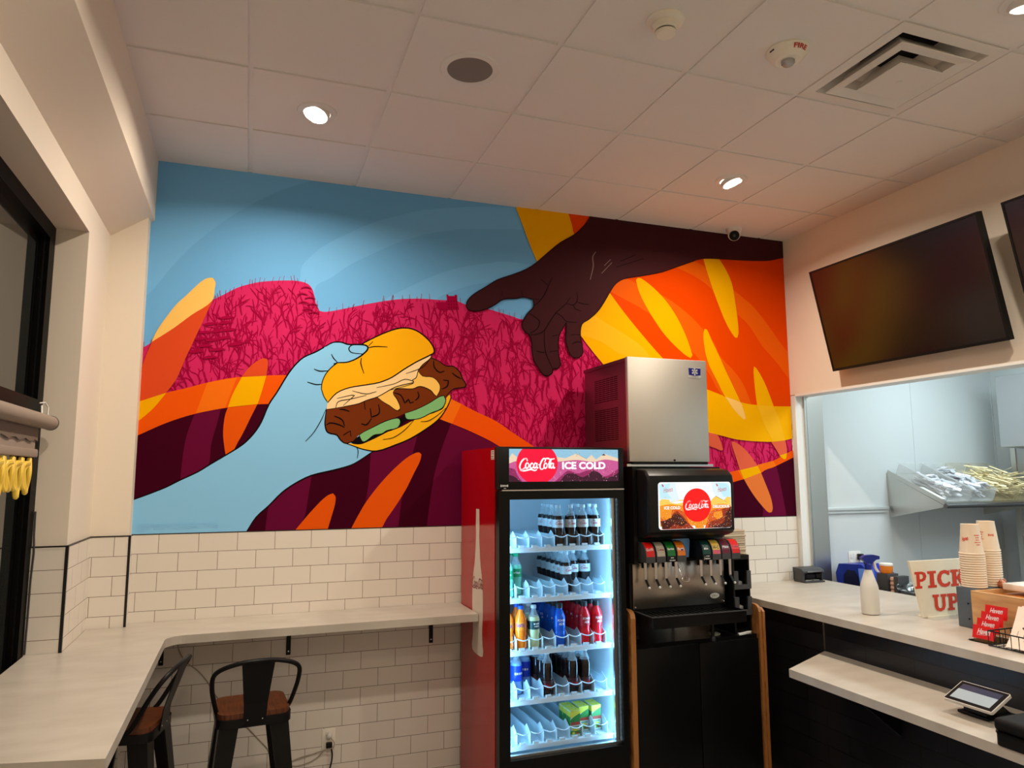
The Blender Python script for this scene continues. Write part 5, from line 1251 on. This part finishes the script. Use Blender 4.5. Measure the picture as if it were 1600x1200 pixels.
# cups
mat('cup_paper', srgb(232, 214, 190), .5); mat('cup_red', srgb(205, 70, 45), .5)
CH = .150
def cup():
    t = thing('paper_cup', '', 'cup', (0, 0, 0))
    # upside down: wide rim at the bottom
    w_ = link('wall', MB().lathe([(.0555, 0), (.0585, .003), (.0575, .007), (.0545, .008), (.0400, CH-.004), (.0405, CH), (.037, CH), (.036, CH-.010), (.001, CH-.010)], n=36, capb=False), 'cup_paper', t, local=True, smooth=40)
    rad = lambda v: .0545-(v-.008)/(CH-.012)*(.0545-.0400)+.0004
    F = Flat(lambda u, v, d: ((rad(v)+d)*math.sin(u/.047), -(rad(v)+d)*math.cos(u/.047), v), .00008)
    F.text('cup_red', 'Haven', -.046, .078, .022, wid=.036, shear=.5, bold=.03, rot=.3)
    for k, w2 in enumerate((7, 4, 4, 7, 5)): F.marks('cup_red', .012, .096-.0115*k, .0058, .030 if k in (0, 3) else .018, w2)
    F.marks('cup_red', .060, .082, .012, .028, 4)
    F.out('print', w_, local=True)
    return t
cp0 = cup(); first = True
for si, (cx, cy, n, dz, side, rz, yy) in enumerate(((4.024, -1.652, 15, .0116, 'left', -.5, 0), (4.146, -1.646, 16, .0116, 'right', -1.75, 0))):
    for k in range(n):
        lab = 'upturned cream paper cup in the %s cup stack, %s' % (side, 'topmost one showing its red print' if k == n-1 else 'rim number %d from the bottom' % (k+1))
        z = ZC+.197+dz*k
        if first: cp0.location = (cx, cy, z); cp0.rotation_euler = (0, 0, rz); cp0['label'] = lab; cp0['group'] = 'paper cups stacked on the grey holder'; first = False
        else: dup(cp0, (cx, cy, z), rz, lab, 'paper cups stacked on the grey holder')
# bronze pig figure (generic animal)
t = thing('animal_figure', 'small copper pink animal figurine beside the right cup stack', 'figurine', (4.135, -1.7145, ZC+.193))
mat('copper', srgb(190, 120, 90), .35, metal=.4)
b = link('body', MB().ball((4.135, -1.716, ct+.021), .0205, .95), 'copper', t)
for s_ in (-1, 1): link('ear', MB().lathe([(.009, 0), (.001, .016)], c=(4.135+.014*s_, -1.720, ct+.034), n=10), 'copper', t)
link('snout', MB().lathe([(.008, -1.741), (.009, -1.728)], c=(4.135, 0, ct+.018), n=14, axis='Y'), 'copper', t)
# gift cards in an acrylic stand
t = thing('card_stand', 'clear acrylic stepped stand holding red cards in front of the crate', 'card holder', (3.80, -1.93, ZC))
mat('acrylic', (.95, .97, .97), .03, trans=1.0, ior=1.1, spec=.5)
m = MB(); m.box(3.715, 3.90, -1.953, -1.836, ZC, ZC+.004); m.box(3.722, 3.726, -1.95, -1.84, ZC+.004, ZC+.018)
link('base', m, 'acrylic', t, smooth=0)
for k in range(4): link('riser', MB().box(3.752+.034*k, 3.755+.034*k, -1.95, -1.842, ZC+.004, ZC+.030+.022*k), 'acrylic', t, smooth=0)
mat('card_red', srgb(215, 25, 20), .4); mat('card_magenta', srgb(205, 25, 50), .4)
for k in range(4):
    x0, z0, y1 = 3.742+.034*k, ZC+.012+.027*k, -1.842+.003*k
    tl = .012
    m = MB(); m.prism([(x0, y1, z0), (x0, y1-.108, z0), (x0+tl, y1-.108, z0+.058), (x0+tl, y1, z0+.058)], (-.0012, 0, 0)); o = link('gift_card', m, ['card_red', 'card_magenta'][k == 0] if False else 'card_red', smooth=0)
    tag(o, '%s of the four red gift cards in the acrylic stand' % ['lowest front one', 'second from the front', 'third from the front', 'highest rear one'][k], 'gift card', 'red gift cards in the stand')
    F = Flat(lambda u, v, d: (x0+tl*v/.058-.0016-d, y1-u, z0+v), .0001); F.text('print_white', 'Haven', .054, .036 if k else .034, .024, wid=.064, shear=.45, bold=.02, rot=.05); F.stroke('print_white', [(.02, .016), (.085, .022)], .002, smooth=False); F.out('lettering', o)
# wire basket of menus
t = thing('wire_basket', 'black wire basket of leaflets at the right edge of the counter', 'basket', (3.80, -2.12, ZC))
bx0, bx1, by0, by1, bt = 3.685, 3.90, -2.38, -1.964, ZC+.068
m = MB(); loop = lambda z: [(bx0, by1, z), (bx1, by1, z), (bx1, by0, z), (bx0, by0, z)]
m.tube(loop(ZC+.006), .003, n=6, closed=True)
link('base_wire', m, 'black_metal', t)
m = MB(); m.tube(loop(bt), .003, n=6, closed=True); link('rim_wire', m, 'black_metal', t)
for k in range(13): link('wire', MB().tube([(bx0, by1-.0346*k, bt), (bx0, by1-.0346*k, ZC+.006), (bx1, by1-.0346*k, ZC+.006), (bx1, by1-.0346*k, bt)], .0018, n=6), 'black_metal', t)
for k in range(1, 6): link('wire', MB().tube([(bx0+.036*k, by1, bt), (bx0+.036*k, by1, ZC+.006)], .0018, n=6), 'black_metal', t)
mat('leaflet', srgb(240, 226, 212), .6)
for k in range(4):
    m = MB(); x0 = bx0+.012+.026*k; z0 = ZC+.011
    prof = [(x0+.004, z0), (x0+.03, z0+.030), (x0+.075, z0+.105), (x0+.105, z0+.165)]
    for (xa, za), (xb, zb) in zip(prof, prof[1:]): m.prism([(xa, -2.03, za), (xa, -2.36, za), (xb, -2.36, zb), (xb, -2.03, zb)], (-.002, 0, .001))
    o = link('leaflet', m, 'leaflet', smooth=0); tag(o, 'printed cream leaflet in the wire basket, %s' % ['front one', 'second from front', 'third from front', 'rear one'][k], 'leaflet', 'leaflets in the wire basket')
    if k == 0:
        def lp(u, v, d): return (x0+.030+.045*v/.0875-.0022-d, -2.03-u, z0+.030+.075*v/.0875+.001+d*.4)
        F = Flat(lp, .0001); mat('ink_grey', srgb(120, 105, 100), .6)
        F.poly('card_red', [(.10, .055), (.30, .055), (.30, .082), (.14, .082)], smooth=False); F.ell('v_yellow', (.075, .068), .028, .014); F.ell('chk_brown' if False else 'walnut', (.06, .060), .018, .007); F.ell('leaflet', (.04, .074), .016, .010)
        for j in range(9): F.stroke('ink_grey', [(.03+.028*j, .012), (.03+.028*j, .044)], .0022, smooth=False, taper=False)
        F.ell('cup_red', (.085, .004), .022, .004); F.out('print', o)
# ---- on the lower ledge: tablet terminal, case, card reader
t = thing('tablet_terminal', 'payment tablet on a black wedge stand on the lower ledge', 'tablet', (3.46, -2.08, .862))
a0, a1 = Vector((3.335, -2.005, .935)), Vector((3.335, -2.200, .935))
up = Vector((.112, 0, .054)); upn = up.normalized(); ey = Vector((0, -1, 0)); nn = ey.cross(upn); nn = nn if nn.z > 0 else -nn
O = Vector((3.318, -2.022, .922)); WW, HH = .212, .130
P = lambda a, b, c: O+ey*a+upn*b+nn*c
def slabT(a0, a1, b0, b1, c0, c1): return MB().prism([P(a0, b0, c0), P(a1, b0, c0), P(a1, b1, c0), P(a0, b1, c0)], nn*(c1-c0))
m = slabT(0, WW, 0, HH, -.012, 0); es = [e for e in m.bm.edges if abs((e.verts[0].co-e.verts[1].co).normalized().dot(nn)) > .9]; bmesh.ops.bevel(m.bm, geom=es, offset=.008, segments=4, affect='EDGES', profile=.5)
tb = link('tablet', m, mat('silver_plastic', srgb(196, 192, 186), .35), t)
m = slabT(.004, WW-.004, .004, HH-.004, .0003, .0012); link('bezel', m, 'black_gloss', tb, smooth=0)
mat('screen_dim', srgb(60, 62, 80), .12, emit=srgb(60, 60, 85), es=.18); mat('screen_lit', srgb(150, 160, 165), .12, emit=srgb(130, 145, 155), es=.35)
link('screen', slabT(.020, WW-.020, .018, HH-.018, .0014, .002), 'screen_dim', tb, smooth=0); link('screen_panel', slabT(.020, WW-.020, .018, .078, .0021, .0025), 'screen_lit', tb, smooth=0)
m = MB(); m.box(3.375, 3.545, -2.175, -2.035, .8625, .874, bev=.005); m.prism([(3.39, -2.155, .874), (3.53, -2.155, .874), (3.43, -2.155, .950), (3.395, -2.155, .932)], (0, .10, 0)); link('stand', m, 'black_plastic', t, smooth=0)
o = link('card_reader', MB().lathe([(.048, .8625), (.056, .868), (.057, .89), (.050, .912), (.030, .926), (.001, .930)], c=(3.52, -2.29, 0), n=32), 'black_gloss'); tag(o, 'round glossy black puck at the right picture edge on the ledge', 'device')
t = thing('zip_case', 'closed black zip case on the lower ledge corner', 'case', (3.30, -2.52, .8625))
m = MB(); m.box(3.172, 3.42, -2.68, -2.345, .8625, .905, bev=.03, seg=4, only='z'); link('bottom_shell', m, 'black_matte', t)
m = MB(); m.box(3.172, 3.42, -2.68, -2.345, .909, .958, bev=.018, seg=4); link('lid', m, 'black_matte', t)
m = MB(); m.box(3.170, 3.422, -2.682, -2.343, .904, .910, bev=.03, seg=4, only='z'); link('zip', m, 'black_gloss', t)
# ================================================================== BACK COUNTER THINGS SEEN OVER THE ORDER COUNTER
KZ = .90
t = thing('prep_table', 'steel prep table behind the order counter', 'table', (5.0, -.6, 0))
link('table_top', MB().box(4.64, 5.18, -1.9, -.03, KZ-.04, KZ), 'steel', t, smooth=0)
for x in (4.67, 5.15):
    for y in (-1.86, -.07): link('leg', MB().lathe([(.02, 0), (.02, KZ-.04)], c=(x, y, 0), n=12), 'steel', t)
mat('blue_card', srgb(14, 44, 160), .35); mat('blue_light', srgb(95, 140, 235), .35); mat('blue_dark', srgb(6, 12, 60), .4)
t = thing('blue_dispenser', 'folded blue cardboard dispenser box with dark opening under the kitchen outlet', 'box', (4.82, -.22, KZ))
m = MB(); z0 = KZ
q = [(-.02, 1.19), (.015, 1.10), (-.03, KZ), (-.34, KZ), (-.30, 1.19)]
xf = 4.70
front = [(xf, -.050, 1.19), (xf, -.015, 1.12), (xf, -.050, KZ), (xf, -.40, KZ), (xf, -.40, 1.10), (xf, -.26, 1.205)]
m.prism(front, (.22, 0, .0)); link('box_body', m, 'blue_card', t, smooth=0)
link('opening', MB().prism([(xf-.001, -.09, 1.11), (xf-.001, -.13, 1.155), (xf-.001, -.20, 1.155), (xf-.001, -.24, 1.10), (xf-.001, -.24, KZ+.02), (xf-.001, -.09, KZ+.02)], (.0008, 0, 0)), 'blue_dark', t, smooth=0)
link('flap', MB().prism([(xf-.004, -.235, 1.175), (xf-.004, -.37, 1.185), (xf-.03, -.41, 1.085), (xf-.03, -.27, 1.07)], (.003, 0, .0)), 'blue_light', t, smooth=0)
o = link('white_carton', MB().box(4.80, 4.92, -.57, -.42, KZ+.0005, KZ+.165), 'white_paint', smooth=0); tag(o, 'white carton behind the spray bottle in the kitchen', 'box')
mat('clear_orange', srgb(235, 130, 30), .3, spec=.6); 
t = thing('orange_tub', 'small orange tub on top of the dark stacked boxes', 'tub', (4.70, -.455, 1.17))
link('tub', MB().lathe([(.036, 1.171), (.040, 1.178), (.042, 1.215), (.042, 1.222)], c=(4.72, -.46, 0), n=24), 'clear_orange', t); link('lid', MB().lathe([(.044, 1.222), (.044, 1.234), (.040, 1.237)], c=(4.72, -.46, 0), n=24), 'white_plastic', t)
for k in range(2):
    o = link('dark_box', MB().box(4.675, 4.775, (-.508, -.592)[k], (-.415, -.556)[k], KZ+.0005, 1.170-.006*k, bev=.003), 'dark_grey'); tag(o, ['dark grey box under the orange tub in the kitchen', 'dark grey box between the orange tub and clear container'][k], 'box')
m = MB(); 
for k in range(9): m.lathe([(.018, KZ+.028*k+.0005), (.022, KZ+.028*k+.012), (.018, KZ+.028*k+.0275)], c=(4.70, -.532, 0), n=16)
o = link('portion_cups', m, mat('beige_plastic', srgb(205, 165, 145), .4), smooth=30); tag(o, 'beige sleeve of stacked portion cups beside the dark boxes', 'cups')
t = thing('clear_container', 'clear lidded container with silver foil pieces behind the sign', 'container', (4.75, -.75, KZ))
link('tub', MB().box(4.66, 4.84, -.86, -.60, KZ, KZ+.175, bev=.02), 'dark_grey', t); link('cover', MB().box(4.65, 4.85, -.87, -.59, KZ+.176, KZ+.225, bev=.02), 'clear_plastic', t)
mat('foil', (.85, .85, .86), .25, metal=1.0)
# kitchen outlet
t = thing('kitchen_outlet', 'white double outlet plate on the white kitchen wall', 'outlet', (4.895, -.006, 1.19))
link('cover_plate', MB().box(4.838, 4.955, -.0125, -.006, 1.150, 1.268, bev=.003), 'white_plastic', t)
for x in (4.868, 4.925):
    for z in (1.185, 1.233): link('socket', MB().box(x-.015, x+.015, -.0145, -.012, z-.016, z+.016, bev=.004), 'white_plastic', t)
o = link('black_plug', MB().box(4.912, 4.948, -.05, -.015, 1.205, 1.250, bev=.005), 'black_plastic'); tag(o, 'black plug in the kitchen wall outlet', 'plug')
# ticket rail
t = thing('ticket_rail', 'long white ticket rail on the kitchen wall left of the shelf', 'rail', (4.93, -.01, 1.59))
link('rail', MB().box(4.642, 5.255, -.030, -.0065, 1.572, 1.600, bev=.006), mat('rail_grey', srgb(205, 212, 214), .35, metal=.3), t); link('lower_lip', MB().box(4.646, 5.24, -.022, -.0065, 1.553, 1.570), 'rail_grey', t, smooth=0)
link('end_cap', MB().box(4.634, 4.643, -.031, -.0065, 1.571, 1.601), 'black_plastic', t, smooth=0)
# ---- slanted cutlery shelf
t = thing('cutlery_shelf', 'slanted stainless wall shelf holding clear trays of cutlery in the kitchen', 'shelf', (5.78, -.25, 1.7))
A = Vector((5.272, -.007, 1.853)); Bv = Vector((5.272, -.490, 1.628)); L = 1.03
sl = (Bv-A); sn = sl.normalized(); nz = Vector((1, 0, 0)).cross(sn); nz = nz if nz.z > 0 else -nz
m = MB(); m.prism([A, Bv, Bv-nz*.003, A-nz*.003], (L, 0, 0)); m.prism([A+nz*.028, Bv+nz*.028, Bv, A], (.003, 0, 0)); 
link('shelf_plate', m, 'steel', t, smooth=0)
m = MB(); m.tube([Bv+Vector((0, -.012, -.010)), Bv+Vector((L, -.012, -.010))], .017, n=14); link('front_roll', m, mat('steel_dark', (.20, .20, .20), .4, metal=1.0), t)
link('front_lip', MB().prism([Bv+nz*.012+Vector((0, 0, 0)), Bv+nz*.012+Vector((L, 0, 0)), Bv+Vector((L, -.004, 0)), Bv+Vector((0, -.004, 0))], (0, .003, 0)), 'steel', t, smooth=0)
for x in (5.272, 5.272+L-.003):
    link('bracket', MB().prism([(x, -.007, 1.850), (x, -.488, 1.622), (x, -.478, 1.606), (x, -.007, 1.512)], (.003, 0, 0)), 'steel', t, smooth=0)
link('tape', MB().prism([A+sn*.30+nz*.0285+Vector((.002, 0, 0)), A+sn*.50+nz*.0285+Vector((.002, 0, 0)), A+sn*.50+nz*.0285+Vector((.05, 0, -.004)), A+sn*.30+nz*.0285+Vector((.05, 0, -.004))], (0, 0, .0006)), 'white_plastic', t, smooth=0)
def tray(x0, w_, name, mt, label):
    t = thing('cutlery_tray', label, 'tray', A+Vector((x0-A.x, 0, .0)), 'trays on the slanted kitchen shelf')
    a, b_ = .03, .50; hgt = .095
    Q = lambda u, v, h: Vector((x0+u, 0, 0))+Vector((0, (A+sn*v).y, (A+sn*v).z))+nz*(h+.0045)
    th = .003
    def sl4(p, d, nm): link(nm, MB().prism(p, d), mt, t, smooth=0)
    sl4([Q(0, a, 0), Q(w_, a, 0), Q(w_, b_, 0), Q(0, b_, 0)], nz*th, 'tray_base')
    sl4([Q(0, a, 0), Q(0, b_, 0), Q(0, b_, hgt), Q(0, a, hgt)], (th, 0, 0), 'tray_side'); sl4([Q(w_-th, a, 0), Q(w_-th, b_, 0), Q(w_-th, b_, hgt), Q(w_-th, a, hgt)], (th, 0, 0), 'tray_side')
    sl4([Q(0, a, 0), Q(w_, a, 0), Q(w_, a, hgt), Q(0, a, hgt)], sn*th, 'tray_end'); sl4([Q(0, b_-th, 0), Q(w_, b_-th, 0), Q(w_, b_-th, hgt), Q(0, b_-th, hgt)], sn*th, 'tray_end')
    r = MB(); r.tube([Q(-.004, a-.004, hgt), Q(w_+.004, a-.004, hgt), Q(w_+.004, b_, hgt), Q(-.004, b_, hgt)], .0045, n=6, closed=True); link('tray_rim', r, mt, t)
    return Q
mat('tray_clear', (.85, .88, .88), .08, alpha=.22, spec=.7); mat('tray_smoke', (.10, .10, .09), .15, alpha=.75, spec=.6); mat('tray_amber', srgb(214, 200, 160), .12, alpha=.16, spec=.6)
Q1 = tray(5.330, .228, 'a', 'tray_clear', 'clear tray of foil packets, left one on the slanted kitchen shelf')
Q2 = tray(5.575, .228, 'b', 'tray_clear', 'clear tray heaped with foil packets, second on the slanted kitchen shelf')
Q3 = tray(5.820, .228, 'c', 'tray_amber', 'amber tinted tray of wooden cutlery, third on the slanted kitchen shelf')
Q4 = tray(6.068, .226, 'd', 'tray_amber', 'amber tinted tray of wooden cutlery cut off at the right picture edge')
mat('wood_pale', srgb(246, 232, 188), .6); mat('packet', (.78, .79, .83), .38, metal=.45)
from mathutils.bvhtree import BVHTree
STICK = [(-.075, -.0055, 0), (.045, -.0055, 0), (.060, -.010, 0), (.080, -.008, 0), (.085, 0, 0), (.080, .008, 0), (.060, .010, 0), (.045, .0055, 0), (-.075, .0055, 0)]
PACK = [(-.060, -.013, 0), (-.02, -.016, .004), (.03, -.013, -.002), (.060, -.014, .003), (.060, .013, .002), (.02, .016, -.003), (-.03, .013, .003), (-.060, .015, 0)]
def strew(outline, th, name, mt, Q, n, w_, v0, v1, hmax, words, grp, cat, long, g):
    """drops copies into a tray one by one, each lifted until it touches none of those already there"""
    m = MB(); m.prism(outline, (0, 0, th)); src = link(name, m, mt, smooth=0)
    vs = [v.co.copy() for v in src.data.vertices]; fs = [tuple(p.vertices) for p in src.data.polygons]
    e1, e2 = sn, Vector((1, 0, 0)); base = Matrix((e1, e2, nz)).transposed().to_4x4()
    placed = []; made = 0
    for k in range(n):
        for attempt in range(40):
            u = g.uniform(.022, w_-.022); v = g.uniform(v0, v1)
            rot = Matrix.Rotation(g.gauss(0, .30) if long else g.uniform(0, 6.28), 4, 'Z') @ Matrix.Rotation(-abs(g.gauss(.10, .30)) if long else g.gauss(0, .12), 4, 'Y') @ Matrix.Rotation(g.uniform(-.5, .5), 4, 'X')
            done = False
            for st in range(30):
                h = .010+.0045*st
                if h > hmax: break
                M = Matrix.Translation(Q(u, v, h)) @ base @ rot
                P = [M @ p for p in vs]
                # inside the tray walls
                if min(p.x for p in P) < Q(.005, 0, 0).x or max(p.x for p in P) > Q(w_-.005, 0, 0).x: break
                if min((p-Q(0, 0, 0)).dot(nz) for p in P) < .0045: continue
                if max((p-Q(0, 0, 0)).dot(sn) for p in P) > .49 or min((p-Q(0, 0, 0)).dot(sn) for p in P) < .04: break
                lo = [min(p[i] for p in P) for i in range(3)]; hi = [max(p[i] for p in P) for i in range(3)]
                bv = None; hit = False
                for l2, h2, b2 in placed:
                    if any(lo[i] > h2[i] or hi[i] < l2[i] for i in range(3)): continue
                    bv = bv or BVHTree.FromPolygons(P, fs)
                    if bv.overlap(b2): hit = True; break
                if not hit: done = True; break
            if done: break
        if not done: continue
        placed.append((lo, hi, BVHTree.FromPolygons(P, fs)))
        o = src if made == 0 else src.copy()
        if made: COL.objects.link(o)
        made += 1; o.matrix_world = M; tag(o, words, cat, grp)
g = random.Random(21)
strew(PACK, .004, 'foil_packet', 'packet', Q1, 46, .228, .20, .42, .075, 'foil packet lying in the left clear tray', 'foil packets in the left clear tray', 'packet', False, g)
strew(PACK, .004, 'foil_packet', 'packet', Q2, 80, .228, .12, .43, .100, 'foil packet lying in the second clear tray', 'foil packets in the second clear tray', 'packet', False, g)
strew(STICK, .0022, 'wooden_fork', 'wood_pale', Q3, 95, .228, .16, .41, .145, 'pale wooden fork lying in the third tray', 'wooden forks in the third tray', 'fork', True, g)
strew(STICK, .0022, 'wooden_fork', 'wood_pale', Q4, 70, .228, .16, .41, .145, 'pale wooden fork lying in the rightmost tray', 'wooden forks in the rightmost tray', 'fork', True, g)
# ---- steel equipment at the kitchen end
t = thing('steel_hood', 'grey stainless hood box at the right edge of the kitchen', 'hood', (6.3, -.6, 2.05))
link('hood_box', MB().box(6.16, 6.492, -1.7, -.30, 2.055, 2.62, bev=.003), mat('steel_flat', (.50, .51, .53), .45, metal=.8), t, smooth=0)
t = thing('steel_cooler', 'stainless cabinet standing under the hood at the kitchen end', 'cabinet', (6.3, -.8, 0))
link('cabinet_body', MB().box(6.36, 6.492, -1.7, -.235, 0, 2.05, bev=.004), 'steel_flat', t, smooth=0); link('edge_strip', MB().box(6.352, 6.36, -.275, -.235, 0, 2.05), 'steel', t, smooth=0)
